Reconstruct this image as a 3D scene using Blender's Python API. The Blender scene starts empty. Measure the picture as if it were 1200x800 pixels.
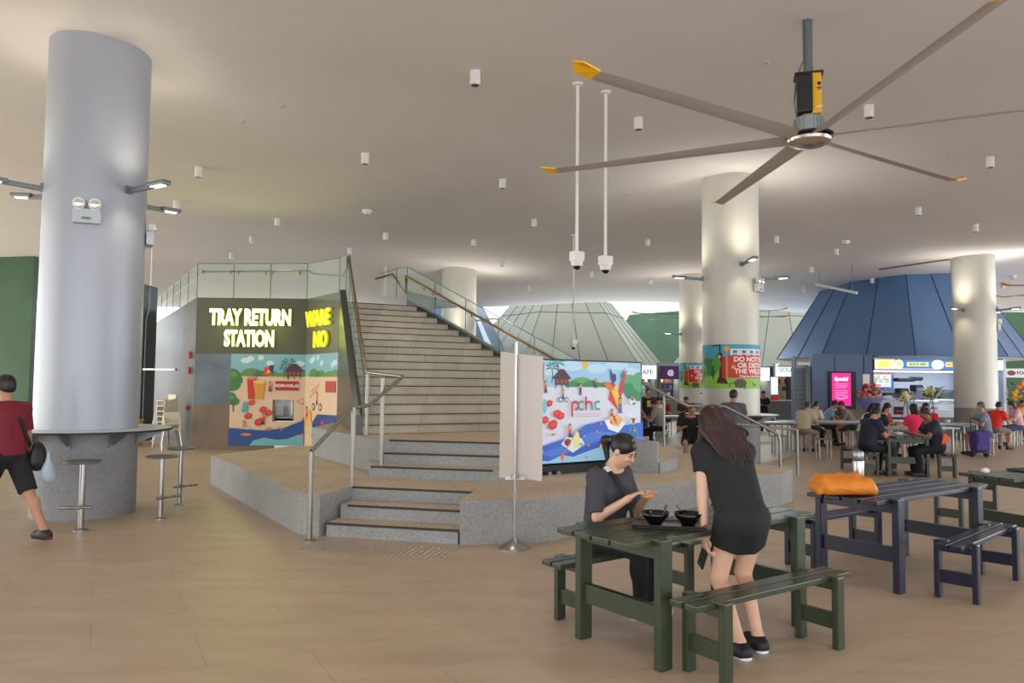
import bpy, bmesh, math, random
import numpy as np
from mathutils import Vector, Matrix
random.seed(7)
SC = bpy.context.scene
COL = SC.collection
# ------------------------------------------------------------------ camera, world, light, exposure
F, PT, RL, CH = 886.5, .05495, .00968, 1.667
cam_data = bpy.data.cameras.new('camera'); cam = bpy.data.objects.new('camera', cam_data); COL.objects.link(cam)
cam_data.sensor_width = 36; cam_data.lens = 36*F/1200; cam_data.clip_start = .05; cam_data.clip_end = 400
cam.matrix_world = Matrix.Translation((0, 0, CH)) @ Matrix.Rotation(math.pi/2+PT, 4, 'X') @ Matrix.Rotation(-RL*-1, 4, 'Z')
SC.camera = cam
SC.view_settings.view_transform = 'Standard'; SC.view_settings.look = 'None'
SC.view_settings.gamma = 1; SC.view_settings.use_curve_mapping = False
SC.view_settings.exposure = 0.0
SC.cycles.max_bounces = 8; SC.cycles.diffuse_bounces = 4; SC.cycles.transparent_max_bounces = 24
SC.cycles.sample_clamp_indirect = 4
SC.cycles.use_denoising = True
W = bpy.data.worlds.new('daylight'); SC.world = W; W.use_nodes = True
W.node_tree.nodes['Background'].inputs[0].default_value = (.87, .95, 1, 1)
W.node_tree.nodes['Background'].inputs[1].default_value = 2.2

def c(r, g, b): return tuple(((v/255)/12.92 if v/255 <= .04045 else ((v/255+.055)/1.055)**2.4) for v in (r, g, b))

def area(loc, target, sx, sy, power, col):
    l = bpy.data.lights.new('daylight_fill', 'AREA'); l.shape = 'RECTANGLE'; l.size = sx; l.size_y = sy; l.energy = power; l.color = col
    o = bpy.data.objects.new('daylight_fill', l); COL.objects.link(o); o.location = loc
    o.rotation_euler = (Vector(target)-Vector(loc)).to_track_quat('-Z', 'Y').to_euler(); return o
def spot(loc, target, power, col, size=1.6, blend=.6, rad=.05):
    l = bpy.data.lights.new('lamp_beam', 'SPOT'); l.energy = power; l.color = col; l.spot_size = size; l.spot_blend = blend; l.shadow_soft_size = rad
    o = bpy.data.objects.new('lamp_beam', l); COL.objects.link(o); o.location = loc
    o.rotation_euler = (Vector(target)-Vector(loc)).to_track_quat('-Z', 'Y').to_euler(); return o
# area lamps standing in for open-side daylight; low ones added to light the ceiling
area((2, -7, 3.0), (2, 12, 2.8), 28, 5, 480, (.95, .97, 1))
area((4, -7, 1.0), (4, 8, 5.6), 26, 1.6, 420, (.95, .96, 1))
area((-20, 12, 3.0), (0, 14, 2.8), 26, 5, 900, (1.0, .96, .84))
area((-20, 13, 1.0), (-4, 14, 5.6), 26, 1.6, 500, (1.0, .95, .82))
area((28, 10, 3.0), (6, 14, 2.8), 24, 5, 800, (.95, .97, 1))
area((28, 14, 1.0), (12, 14, 5.6), 30, 1.6, 1100, (.93, .95, 1))
area((2, 35.5, 4.2), (2, 25, 5.8), 44, 1.6, 1000, (.85, .95, 1))  # lamp added at the back edge to brighten the far ceiling

# ------------------------------------------------------------------ pixel helpers used to find where things stand
def ray(px, py):
    a, b = px-600, py-400; cr, sr = math.cos(RL), math.sin(RL)
    u = a*cr+b*sr; v = -a*sr+b*cr; x = u/F; up = -v/F; cc, s = math.cos(PT), math.sin(PT)
    return (x, cc-up*s, s+up*cc)
def G(px, py, z=0):
    r = ray(px, py); t = (z-CH)/r[2]; return Vector((r[0]*t, r[1]*t, z))
def D(px, py, d):
    r = ray(px, py); t = d/r[1]; return Vector((r[0]*t, d, CH+r[2]*t))
def zceil(x, y):
    z = 5.86 + .20*math.sin(.30*x+.16*y+.6)*math.cos(.21*y-.10*x) + .10*math.sin(.23*x-.35*y)
    z -= .75*max(0, min(1, (y-22)/12))**2
    return z
def C(px, py):
    r = ray(px, py); t = 3.0
    for _ in range(4000):
        if CH+r[2]*t >= zceil(r[0]*t, r[1]*t): break
        t += .02
    return Vector((r[0]*t, r[1]*t, zceil(r[0]*t, r[1]*t)))

# ------------------------------------------------------------------ materials
MATS = {}
def mat(name, col, rough=.6, metal=0, emit=0, alpha=1, trans=0, noise=None, bump=None, spec=None, emcol=None, coat=0):
    if name in MATS: return MATS[name]
    m = bpy.data.materials.new(name); m.use_nodes = True; nt = m.node_tree; b = nt.nodes['Principled BSDF']
    b.inputs['Base Color'].default_value = (*col, 1); b.inputs['Roughness'].default_value = rough; b.inputs['Metallic'].default_value = metal
    if emit: b.inputs['Emission Color'].default_value = (*(emcol or col), 1); b.inputs['Emission Strength'].default_value = emit
    if trans: b.inputs['Transmission Weight'].default_value = trans
    if spec is not None: b.inputs['Specular IOR Level'].default_value = spec
    if coat: b.inputs['Coat Weight'].default_value = coat
    b.inputs['Alpha'].default_value = alpha
    tc = nt.nodes.new('ShaderNodeTexCoord')
    if noise:   # (scale, amount, stretch, second colour)
        sc, amt, st, c2 = noise
        mp = nt.nodes.new('ShaderNodeMapping'); mp.inputs['Scale'].default_value = st
        n = nt.nodes.new('ShaderNodeTexNoise'); n.inputs['Scale'].default_value = sc; n.inputs['Detail'].default_value = 6
        r = nt.nodes.new('ShaderNodeValToRGB'); r.color_ramp.elements[0].position = .5-amt/2; r.color_ramp.elements[1].position = .5+amt/2
        r.color_ramp.elements[0].color = (*c2, 1); r.color_ramp.elements[1].color = (*col, 1)
        nt.links.new(tc.outputs['Object'], mp.inputs[0]); nt.links.new(mp.outputs[0], n.inputs['Vector'])
        nt.links.new(n.outputs['Fac'], r.inputs[0]); nt.links.new(r.outputs[0], b.inputs['Base Color'])
    if bump:
        n2 = nt.nodes.new('ShaderNodeTexNoise'); n2.inputs['Scale'].default_value = bump[0]; bp = nt.nodes.new('ShaderNodeBump')
        bp.inputs['Strength'].default_value = bump[1]; bp.inputs['Distance'].default_value = .02
        nt.links.new(tc.outputs['Object'], n2.inputs['Vector']); nt.links.new(n2.outputs['Fac'], bp.inputs['Height']); nt.links.new(bp.outputs[0], b.inputs['Normal'])
    MATS[name] = m; return m
def speckle(name, base, dark, light, scale=60, rough=.7, bump=0):
    m = mat(name, base, rough); nt = m.node_tree; b = nt.nodes['Principled BSDF']; tc = nt.nodes['Texture Coordinate']
    v = nt.nodes.new('ShaderNodeTexVoronoi'); v.inputs['Scale'].default_value = scale
    n = nt.nodes.new('ShaderNodeTexNoise'); n.inputs['Scale'].default_value = 1.6; n.inputs['Detail'].default_value = 5
    r = nt.nodes.new('ShaderNodeValToRGB'); e = r.color_ramp.elements
    e[0].position = .12; e[0].color = (*dark, 1); e[1].position = .88; e[1].color = (*light, 1); k = e.new(.3); k.color = (*base, 1); k = e.new(.72); k.color = (*base, 1)
    sp = nt.nodes.new('ShaderNodeSeparateColor'); mx = nt.nodes.new('ShaderNodeMix'); mx.data_type = 'RGBA'; mx.blend_type = 'MULTIPLY'; mx.inputs[0].default_value = .35
    rr = nt.nodes.new('ShaderNodeValToRGB'); rr.color_ramp.elements[0].position = .35; rr.color_ramp.elements[0].color = (.6, .6, .6, 1); rr.color_ramp.elements[1].position = .65
    nt.links.new(tc.outputs['Object'], v.inputs['Vector']); nt.links.new(tc.outputs['Object'], n.inputs['Vector'])
    nt.links.new(v.outputs['Color'], sp.inputs[0]); nt.links.new(sp.outputs[0], r.inputs[0]); nt.links.new(n.outputs['Fac'], rr.inputs[0])
    nt.links.new(r.outputs[0], mx.inputs[6]); nt.links.new(rr.outputs[0], mx.inputs[7]); nt.links.new(mx.outputs[2], b.inputs['Base Color'])
    return m
def tiled(name, a, bcol, joint, sx, sy, rough=.45, rot=0, mort=.004, noise_amt=.5):
    m = mat(name, a, rough); nt = m.node_tree; b = nt.nodes['Principled BSDF']; tc = nt.nodes['Texture Coordinate']
    mp = nt.nodes.new('ShaderNodeMapping'); mp.inputs['Rotation'].default_value = (0, 0, rot)
    br = nt.nodes.new('ShaderNodeTexBrick'); br.inputs['Scale'].default_value = 1; br.inputs['Brick Width'].default_value = sx; br.inputs['Row Height'].default_value = sy
    br.inputs['Mortar Size'].default_value = mort; br.inputs['Color1'].default_value = (*a, 1); br.inputs['Color2'].default_value = (*bcol, 1); br.inputs['Mortar'].default_value = (*joint, 1)
    br.inputs['Mortar Smooth'].default_value = .3
    n = nt.nodes.new('ShaderNodeTexNoise'); n.inputs['Scale'].default_value = 1.3; n.inputs['Detail'].default_value = 7; n.inputs['Roughness'].default_value = .65
    m2 = nt.nodes.new('ShaderNodeMapping'); m2.inputs['Scale'].default_value = (1, 3.2, 1)
    rr = nt.nodes.new('ShaderNodeValToRGB'); rr.color_ramp.elements[0].position = .3; rr.color_ramp.elements[0].color = (.72, .70, .68, 1); rr.color_ramp.elements[1].position = .7
    mx = nt.nodes.new('ShaderNodeMix'); mx.data_type = 'RGBA'; mx.blend_type = 'MULTIPLY'; mx.inputs[0].default_value = noise_amt
    nt.links.new(tc.outputs['Object'], mp.inputs[0]); nt.links.new(mp.outputs[0], br.inputs['Vector']); nt.links.new(tc.outputs['Object'], m2.inputs[0]); nt.links.new(m2.outputs[0], n.inputs['Vector'])
    nt.links.new(n.outputs['Fac'], rr.inputs[0]); nt.links.new(br.outputs['Color'], mx.inputs[6]); nt.links.new(rr.outputs[0], mx.inputs[7]); nt.links.new(mx.outputs[2], b.inputs['Base Color'])
    return m

# ------------------------------------------------------------------ object helpers
def props(o, label=None, cat=None, group=None, kind=None):
    if label: o['label'] = label
    if cat: o['category'] = cat
    if group: o['group'] = group
    if kind: o['kind'] = kind
    return o
def thing(name, label, cat, loc=(0, 0, 0), rz=0, group=None):
    o = bpy.data.objects.new(name, None); o.empty_display_size = .1; COL.objects.link(o); o.location = loc; o.rotation_euler = (0, 0, rz)
    return props(o, label, cat, group)
def copy_tree(o, parent=None):
    k = o.copy(); COL.objects.link(k); k.parent = parent
    if parent: k.matrix_parent_inverse = o.matrix_parent_inverse.copy()
    for ch in list(o.children): copy_tree(ch, k)
    return k
class MB:
    def __init__(s): s.b = bmesh.new(); s.mi = 0
    def _m(s, f):
        for x in f: x.material_index = s.mi
    def box(s, cen, size, rz=0, rx=0, ry=0, bev=0):
        M = Matrix.Translation(cen) @ Matrix.Rotation(rz, 4, 'Z') @ Matrix.Rotation(ry, 4, 'Y') @ Matrix.Rotation(rx, 4, 'X') @ Matrix.Diagonal((*size, 1))
        r = bmesh.ops.create_cube(s.b, size=1, matrix=M); vs = r['verts']
        if bev:
            es = list({e for v in vs for e in v.link_edges}); q = bmesh.ops.bevel(s.b, geom=es, offset=bev, segments=2, affect='EDGES', profile=.6)
            s._m(q['faces']); vs = q['verts']
        s._m({f for v in vs for f in v.link_faces}); return s
    def prism(s, poly, z0, z1, top=None):
        if sum(poly[i][0]*poly[(i+1) % len(poly)][1]-poly[(i+1) % len(poly)][0]*poly[i][1] for i in range(len(poly))) < 0: poly = poly[::-1]; z1 = z1[::-1] if isinstance(z1, list) else z1
        n = len(poly); zt = z1 if isinstance(z1, list) else [z1]*n
        a = [s.b.verts.new((p[0], p[1], z0)) for p in poly]; b = [s.b.verts.new((p[0], p[1], zt[i])) for i, p in enumerate(poly)]
        f = [s.b.faces.new(a[::-1])]; tf = s.b.faces.new(b)
        for i in range(n): f.append(s.b.faces.new((a[i], a[(i+1) % n], b[(i+1) % n], b[i])))
        s._m(f+[tf])
        if top is not None: tf.material_index = top
        return s
    def cyl(s, p0, p1, r0, r1=None, seg=16, caps=True):
        r1 = r0 if r1 is None else r1; p0, p1 = Vector(p0), Vector(p1); d = p1-p0
        M = Matrix.Translation((p0+p1)/2) @ d.to_track_quat('Z', 'Y').to_matrix().to_4x4()
        r = bmesh.ops.create_cone(s.b, cap_ends=caps, segments=seg, radius1=max(r0, 1e-4), radius2=max(r1, 1e-4), depth=d.length, matrix=M)
        s._m({f for v in r['verts'] for f in v.link_faces}); return s
    def tube(s, pts, r, seg=10):
        for a, b in zip(pts, pts[1:]): s.cyl(a, b, r, r, seg)
        for p in pts[1:-1]: s.ball(p, (r, r, r), 8, 6)
        return s
    def ball(s, cen, rad, u=16, v=10, rz=0):
        M = Matrix.Translation(cen) @ Matrix.Rotation(rz, 4, 'Z') @ Matrix.Diagonal((*rad, 1))
        r = bmesh.ops.create_uvsphere(s.b, u_segments=u, v_segments=v, radius=1, matrix=M)
        s._m({f for w in r['verts'] for f in w.link_faces}); return s
    def lathe(s, prof, cen=(0, 0, 0), seg=32):
        rings = []
        for r, z in prof:
            if r < 1e-5: rings.append([s.b.verts.new((cen[0], cen[1], cen[2]+z))])
            else: rings.append([s.b.verts.new((cen[0]+r*math.cos(2*math.pi*i/seg), cen[1]+r*math.sin(2*math.pi*i/seg), cen[2]+z)) for i in range(seg)])
        f = []
        for a, b in zip(rings, rings[1:]):
            for i in range(seg):
                j = (i+1) % seg
                q = [a[i % len(a)], a[j % len(a)], b[j % len(b)], b[i % len(b)]]
                q = list(dict.fromkeys(q))
                if len(q) > 2: f.append(s.b.faces.new(q))
        s._m(f); return s
    def face(s, pts):
        f = s.b.faces.new([s.b.verts.new(p) for p in pts]); s._m([f]); return s
    def slab(s, pts, th):   # any planar polygon given thickness along its normal
        pts = [Vector(p) for p in pts]; n = (pts[1]-pts[0]).cross(pts[2]-pts[0]).normalized()*th/2; k = len(pts)
        a = [s.b.verts.new(p-n) for p in pts]; b = [s.b.verts.new(p+n) for p in pts]
        f = [s.b.faces.new(a[::-1]), s.b.faces.new(b)]
        for i in range(k): f.append(s.b.faces.new((a[i], a[(i+1) % k], b[(i+1) % k], b[i])))
        s._m(f); return s
    def build(s, name, m, parent=None, smooth=False, **kw):
        me = bpy.data.meshes.new(name); bmesh.ops.recalc_face_normals(s.b, faces=s.b.faces); s.b.to_mesh(me); s.b.free()
        for x in (m if isinstance(m, (list, tuple)) else [m]): me.materials.append(x)
        if smooth:
            me.shade_smooth()
            if smooth != 'all': me.set_sharp_from_angle(angle=math.radians(40))
        o = bpy.data.objects.new(name, me); COL.objects.link(o); o.parent = parent; props(o, **kw); return o
_txt = {}
def text_polys(txt, size, bold=0.0, ext=0.0, align='CENTER'):
    key = (txt, size, bold, ext, align)
    if key in _txt: return _txt[key]
    cu = bpy.data.curves.new('text', 'FONT'); cu.body = txt; cu.size = size; cu.offset = bold; cu.extrude = ext; cu.align_x = align; cu.align_y = 'CENTER'; cu.resolution_u = 3
    o = bpy.data.objects.new('text', cu); COL.objects.link(o); dg = bpy.context.evaluated_depsgraph_get(); me = o.evaluated_get(dg).to_mesh()
    vs = [tuple(v.co) for v in me.vertices]; fs = [tuple(p.vertices) for p in me.polygons]
    o.evaluated_get(dg).to_mesh_clear(); bpy.data.objects.remove(o); bpy.data.curves.remove(cu)
    _txt[key] = (vs, fs); return vs, fs
class Art:
    """flat printed picture: shapes laid over each other on one sheet, x right, y up, metres"""
    def __init__(s, w, h): s.w, s.h, s.v, s.f, s.m, s.mats, s.lay = w, h, [], [], [], [], 0
    def mi(s, col, emit=0, rough=.5):
        m = mat('print_%02x%02x%02x_%d' % (*[int(v) for v in col], int(emit*100)), c(*col), rough, emit=emit)
        if m not in s.mats: s.mats.append(m)
        return s.mats.index(m)
    def poly(s, pts, col):
        s.lay += 1; k = len(s.v); s.v += [(p[0], p[1], s.lay) for p in pts]; s.f.append(tuple(range(k, k+len(pts)))); s.m.append(s.mi(col, s.e)); return s
    e = 0
    def rect(s, x0, y0, x1, y1, col): return s.poly([(x0, y0), (x1, y0), (x1, y1), (x0, y1)], col)
    def ell(s, x, y, rx, ry, col, n=14, rot=0):
        return s.poly([(x+rx*math.cos(t)*math.cos(rot)-ry*math.sin(t)*math.sin(rot), y+rx*math.cos(t)*math.sin(rot)+ry*math.sin(t)*math.cos(rot)) for t in [2*math.pi*i/n for i in range(n)]], col)
    def line(s, pts, w, col):
        for (x0, y0), (x1, y1) in zip(pts, pts[1:]):
            L = math.hypot(x1-x0, y1-y0) or 1; nx, ny = -(y1-y0)/L*w/2, (x1-x0)/L*w/2
            s.poly([(x0+nx, y0+ny), (x0-nx, y0-ny), (x1-nx, y1-ny), (x1+nx, y1+ny)], col)
        return s
    def text(s, t, x, y, size, col, bold=0, align='CENTER', sx=1):
        vs, fs = text_polys(t, size, bold, 0, align); s.lay += 1; k = len(s.v); s.v += [(x+v[0]*sx, y+v[1], s.lay) for v in vs]; i = s.mi(col, s.e)
        for f in fs: s.f.append(tuple(k+q for q in f)); s.m.append(i)
        return s
    def _clip(s, bm):
        for co, no in (((0, 0, 0), (-1, 0, 0)), ((s.w, 0, 0), (1, 0, 0)), ((0, 0, 0), (0, -1, 0)), ((0, s.h, 0), (0, 1, 0))):
            bmesh.ops.bisect_plane(bm, geom=bm.verts[:]+bm.edges[:]+bm.faces[:], plane_co=co, plane_no=no, clear_outer=True, dist=1e-6)
    def build(s, name, parent, place, step=.0004, wrap=None, **kw):
        """place: function (x, y, height above sheet) -> world/local point"""
        bm = bmesh.new(); vv = [bm.verts.new(v) for v in s.v]
        for f, m in zip(s.f, s.m):
            try: bm.faces.new([vv[i] for i in f]).material_index = m
            except ValueError: pass
        s._clip(bm)
        if wrap:
            for i in range(1, wrap): bmesh.ops.bisect_plane(bm, geom=bm.verts[:]+bm.edges[:]+bm.faces[:], plane_co=(s.w*i/wrap, 0, 0), plane_no=(1, 0, 0), dist=1e-6)
        for v in bm.verts: v.co = place(v.co.x, v.co.y, .001+v.co.z*step)
        me = bpy.data.meshes.new(name); bm.to_mesh(me); bm.free()
        for m in s.mats: me.materials.append(m)
        o = bpy.data.objects.new(name, me); COL.objects.link(o); o.parent = parent; props(o, **kw); return o

# ------------------------------------------------------------------ organic surfaces: smooth union of rounded cones and ellipsoids, meshed with surface nets
def cone(a, b, ra, rb=None, k=.02, cut=None): return ('c', np.array(a, float), np.array(b, float), ra, ra if rb is None else rb, k, cut)
def ell(cn, r, k=.02, R=None, cut=None): return ('e', np.array(cn, float), np.array(r, float), R, None, k, cut)
def _eval(p, X):
    if p[0] == 'c':
        a, b, ra, rb = p[1:5]; ba = b-a; L2 = max(ba@ba, 1e-9); pa = X-a; h = np.clip((pa@ba)/L2, 0, 1)
        d = np.sqrt(((pa-h[..., None]*ba)**2).sum(-1))-(ra+(rb-ra)*h)
    else:
        q = X-p[1]
        if p[3] is not None: q = q@p[3]
        r = p[2]; k0 = np.sqrt(((q/r)**2).sum(-1)); k1 = np.sqrt(((q/(r*r))**2).sum(-1)); d = k0*(k0-1)/np.maximum(k1, 1e-6)
    if p[6]:
        for co, no in p[6]: d = np.maximum(d, (X-np.array(co))@np.array(no))
    return d
def sdf_mesh(prims, vox, sub=(), inflate=0, cuts=()):
    lo = np.min([np.minimum(p[1]-p[3], p[2]-p[4]) if p[0] == 'c' else p[1]-p[2].max() for p in prims], 0)-inflate-3*vox
    hi = np.max([np.maximum(p[1]+p[3], p[2]+p[4]) if p[0] == 'c' else p[1]+p[2].max() for p in prims], 0)+inflate+3*vox
    n = np.ceil((hi-lo)/vox).astype(int)+1; A = np.full(n, 1.0, np.float32)
    def each(p, neg):
        k = p[5]; m = k+inflate+2.5*vox
        if p[0] == 'c': l, h = np.minimum(p[1]-p[3], p[2]-p[4]), np.maximum(p[1]+p[3], p[2]+p[4])
        else: l, h = p[1]-p[2].max(), p[1]+p[2].max()
        i0 = np.clip(np.floor((l-m-lo)/vox).astype(int), 0, n); i1 = np.clip(np.ceil((h+m-lo)/vox).astype(int)+1, 0, n)
        if (i1 <= i0).any(): return
        g = np.stack(np.meshgrid(*[lo[j]+vox*np.arange(i0[j], i1[j]) for j in range(3)], indexing='ij'), -1)
        d = _eval(p, g)-(0 if neg else inflate); sl = tuple(slice(i0[j], i1[j]) for j in range(3)); a = A[sl]
        if neg: A[sl] = np.maximum(a, -d)
        elif k > 0:
            hh = np.maximum(k-np.abs(a-d), 0)/k; A[sl] = np.minimum(a, d)-hh*hh*k*.25
        else: A[sl] = np.minimum(a, d)
    for p in prims: each(p, False)
    for p in sub: each(p, True)
    if cuts:
        g = np.stack(np.meshgrid(*[lo[j]+vox*np.arange(n[j]) for j in range(3)], indexing='ij'), -1)
        for co, no in cuts: A = np.maximum(A, (g-np.array(co))@np.array(no)).astype(np.float32)
    S = A < 0; c8 = [(i, j, k) for i in (0, 1) for j in (0, 1) for k in (0, 1)]
    def sh(M, o): return M[o[0]:M.shape[0]-1+o[0], o[1]:M.shape[1]-1+o[1], o[2]:M.shape[2]-1+o[2]]
    cnt = sum(sh(S, o).astype(np.int8) for o in c8); cells = (cnt > 0) & (cnt < 8); idx = np.full(cells.shape, -1, int); ci = np.argwhere(cells)
    idx[cells] = np.arange(len(ci)); acc = np.zeros((len(ci), 3)); w = np.zeros(len(ci))
    val = {o: A[ci[:, 0]+o[0], ci[:, 1]+o[1], ci[:, 2]+o[2]] for o in c8}
    for o in c8:
        for ax in range(3):
            if o[ax]: continue
            q = list(o); q[ax] = 1; q = tuple(q); va, vb = val[o], val[q]; mk = (va < 0) != (vb < 0)
            t = np.where(mk, va/np.where(mk, va-vb, 1), 0); pt = np.array(o, float)[None].repeat(len(ci), 0); pt[:, ax] += t
            acc[mk] += pt[mk]; w[mk] += 1
    V = lo+(ci+acc/w[:, None])*vox; Q = []
    for ax in range(3):
        s0 = [slice(None)]*3; s1 = [slice(None)]*3; s0[ax] = slice(0, -1); s1[ax] = slice(1, None)
        a, b = S[tuple(s0)], S[tuple(s1)]; e = np.argwhere(a != b); u, v = [(1, 2), (2, 0), (0, 1)][ax]
        e = e[(e[:, u] > 0) & (e[:, v] > 0) & (e[:, u] < cells.shape[u]) & (e[:, v] < cells.shape[v])]
        if not len(e): continue
        def at(du, dv):
            x = e.copy(); x[:, u] -= du; x[:, v] -= dv; return idx[x[:, 0], x[:, 1], x[:, 2]]
        q = np.stack([at(1, 1), at(0, 1), at(0, 0), at(1, 0)], 1); f = a[e[:, 0], e[:, 1], e[:, 2]]; q[~f] = q[~f][:, ::-1]; Q.append(q)
    Q = np.concatenate(Q); Q = Q[(Q >= 0).all(1)]
    return V, Q
def organic(name, prims, m, vox, parent=None, sub=(), inflate=0, cuts=(), **kw):
    V, Q = sdf_mesh(prims, vox, sub, inflate, cuts); me = bpy.data.meshes.new(name); me.from_pydata(V.tolist(), [], Q.tolist()); me.materials.append(m); me.shade_smooth()
    o = bpy.data.objects.new(name, me); COL.objects.link(o); o.parent = parent; props(o, **kw); return o
# ------------------------------------------------------------------ shared materials
m_floor = tiled('floor_tile', c(188, 166, 142), c(184, 162, 138), c(164, 144, 122), 1.2, .6, .42, rot=-.497, mort=.004, noise_amt=.8)
m_ceil = mat('ceiling_plaster', c(224, 221, 220), .85, noise=(.5, .6, (1, 1, 1), c(217, 213, 211)), bump=(30, .05))
m_conc = speckle('speckled_concrete', c(150, 151, 150), c(134, 134, 133), c(164, 164, 162), 95, .7)
m_conc2 = speckle('grey_terrazzo', c(138, 139, 143), c(125, 126, 129), c(149, 150, 153), 90, .55)
m_peb = speckle('pebble_paving', c(192, 172, 148), c(166, 146, 120), c(208, 192, 170), 80, .7)
m_stair = tiled('stair_tile', c(188, 179, 160), c(178, 168, 149), c(146, 138, 124), .9, 3.0, .6, noise_amt=.8)
m_dark = mat('dark_nosing', c(48, 42, 38), .6)
m_brown = mat('brown_stone', c(128, 108, 88), .5, noise=(3, .5, (1, 1, .4), c(110, 94, 78)))
m_olive = mat('olive_panel', c(84, 84, 66), .5)
m_steel = mat('brushed_steel', c(190, 190, 188), .28, 1, noise=(2, .5, (6, 6, .15), c(140, 140, 140)))
m_steelp = mat('steel_panel', c(122, 118, 112), .42, .35, noise=(3, .3, (5, 5, .12), c(84, 80, 76)))
m_rail = mat('bronze_rail', c(150, 122, 88), .28, 1)
m_glass = mat('glass', c(205, 230, 222), .02, alpha=.17, spec=.6)
m_gedge = mat('glass_edge', c(70, 110, 100), .2)
m_white = mat('white_paint', c(225, 225, 222), .45)
m_black = mat('black', c(16, 16, 18), .5)
m_col = mat('column_metal', c(164, 169, 180), .42, .25)
m_col2 = mat('column_warm_lit_metal', c(198, 196, 186), .45, .12)  # silver column metal with the warm lamp light put into its colour
m_gmet = mat('grey_metal', c(120, 126, 132), .4, .6)
m_lens = mat('lamp_glow', c(255, 240, 215), .4, emit=6)
m_lensdim = mat('reflector', c(235, 235, 230), .15, .7)
m_bluep = mat('blue_panel', c(106, 140, 184), .33, .25, noise=(1.2, .5, (1, 1, 1), c(98, 130, 172)))
m_bluew = mat('blue_wall', c(88, 108, 142), .5)
m_sage = mat('sage_panel', c(138, 136, 120), .5, noise=(.8, .5, (1, 1, 1), c(130, 128, 112)))
m_green = mat('green_panel', c(62, 96, 66), .6, noise=(1, .5, (1, 1, 1), c(54, 84, 58)))
m_seam = mat('panel_seam', c(60, 64, 70), .6)
m_yellow = mat('yellow', c(238, 180, 20), .45)
def glow(name, col, e): return mat(name, c(*col), .5, emit=e)

# ------------------------------------------------------------------ the hall
b = MB(); b.box((4, 18, -.15), (110, 100, .3)); b.build('floor', m_floor, kind='structure')
b = bmesh.new(); nx, ny = 110, 96; x0, x1, y0, y1 = -24, 32, -8, 34; grid = []
for j in range(ny+1):
    grid.append([b.verts.new((x0+(x1-x0)*i/nx, y0+(y1-y0)*j/ny, zceil(x0+(x1-x0)*i/nx, y0+(y1-y0)*j/ny))) for i in range(nx+1)])
for j in range(ny):
    for i in range(nx): b.faces.new((grid[j][i], grid[j][i+1], grid[j+1][i+1], grid[j+1][i]))
me = bpy.data.meshes.new('ceiling'); b.to_mesh(me); b.free(); me.materials.append(m_ceil); me.shade_smooth()
o = bpy.data.objects.new('ceiling', me); COL.objects.link(o); o['kind'] = 'structure'
b = MB(); b.slab([(-24, 24.6, 0), (-16.1, 25.4, 0), (-16.1, 25.4, 5.9), (-24, 24.6, 5.9)], .3); b.build('wall_left', m_green, kind='structure')
b = MB(); b.slab([(24.6, 37.8, 0), (48, 37.8, 0), (48, 37.8, 5.45), (24.6, 37.8, 5.45)], .3); b.build('wall_right', m_green, kind='structure')

# ------------------------------------------------------------------ stepped concrete platform at the foot of the stairs
ud = Vector((.977, -.213)); 
plat = thing('stepped_platform', 'low speckled concrete platform with pebble top and three steps in front of the main stairs', 'platform', (0, 9, 0))
PO = Vector((0, 9, 0))
def pbuild(b, name, m, parent, **kw):
    for v in b.b.verts: v.co -= PO
    return b.build(name, m, parent, **kw)
s0L, s0R = (-1.80, 8.16), (-.52, 7.90)
b = MB(); b.prism([(-4.86, 12.35), (-2.32, 8.36), (-2.05, 8.22), (-1.84, 8.90), (-.42, 8.56), (-.52, 7.90), (.02, 7.96), (.42, 8.12), (.98, 8.72), (1.85, 9.28), (2.6, 9.75), (3.78, 10.66), (4.1, 11.1), (2.9, 14.0), (-1, 14.6), (-4.1, 14.3)], 0, .45, top=1)
pbuild(b, 'platform_slab', [m_conc, m_peb], plat)
for k in (0, 1):
    off = .29*k; z = .15*(k+1)
    L = Vector((-1.98+.03*k, 8.25))+Vector((.213, .977))*off*.95; R = Vector((-.54, 7.91))+Vector((.213, .977))*off
    bk = Vector((.213, .977))*.5
    poly = [(L.x, L.y), (R.x, R.y), (R.x+.06, R.y+.30), (L.x+.06, L.y+.30)] if k else [(L.x, L.y), (R.x, R.y), (R.x+.14, R.y+.6), (L.x+.14, L.y+.6)]
    b = MB(); b.prism(poly, 0, z, top=1); pbuild(b, 'step', [m_conc, m_peb], plat)
def nosing(p, q, z, parent, n=None):
    b = MB(); p, q = Vector((*p, z)), Vector((*q, z)); d = (q-p).normalized(); nn = Vector((d.y, -d.x, 0))
    b.box(tuple((p+q)/2+nn*.004-Vector((0, 0, .011))), ((q-p).length, .012, .024), rz=math.atan2(d.y, d.x)); return pbuild(b, 'nosing', m_dark, parent)
nosing((-1.98, 8.25), (-.54, 7.91), .15, plat); nosing((-1.89, 8.53), (-.48, 8.19), .30, plat); nosing((-1.84, 8.90), (-.42, 8.56), .45, plat)

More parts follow.
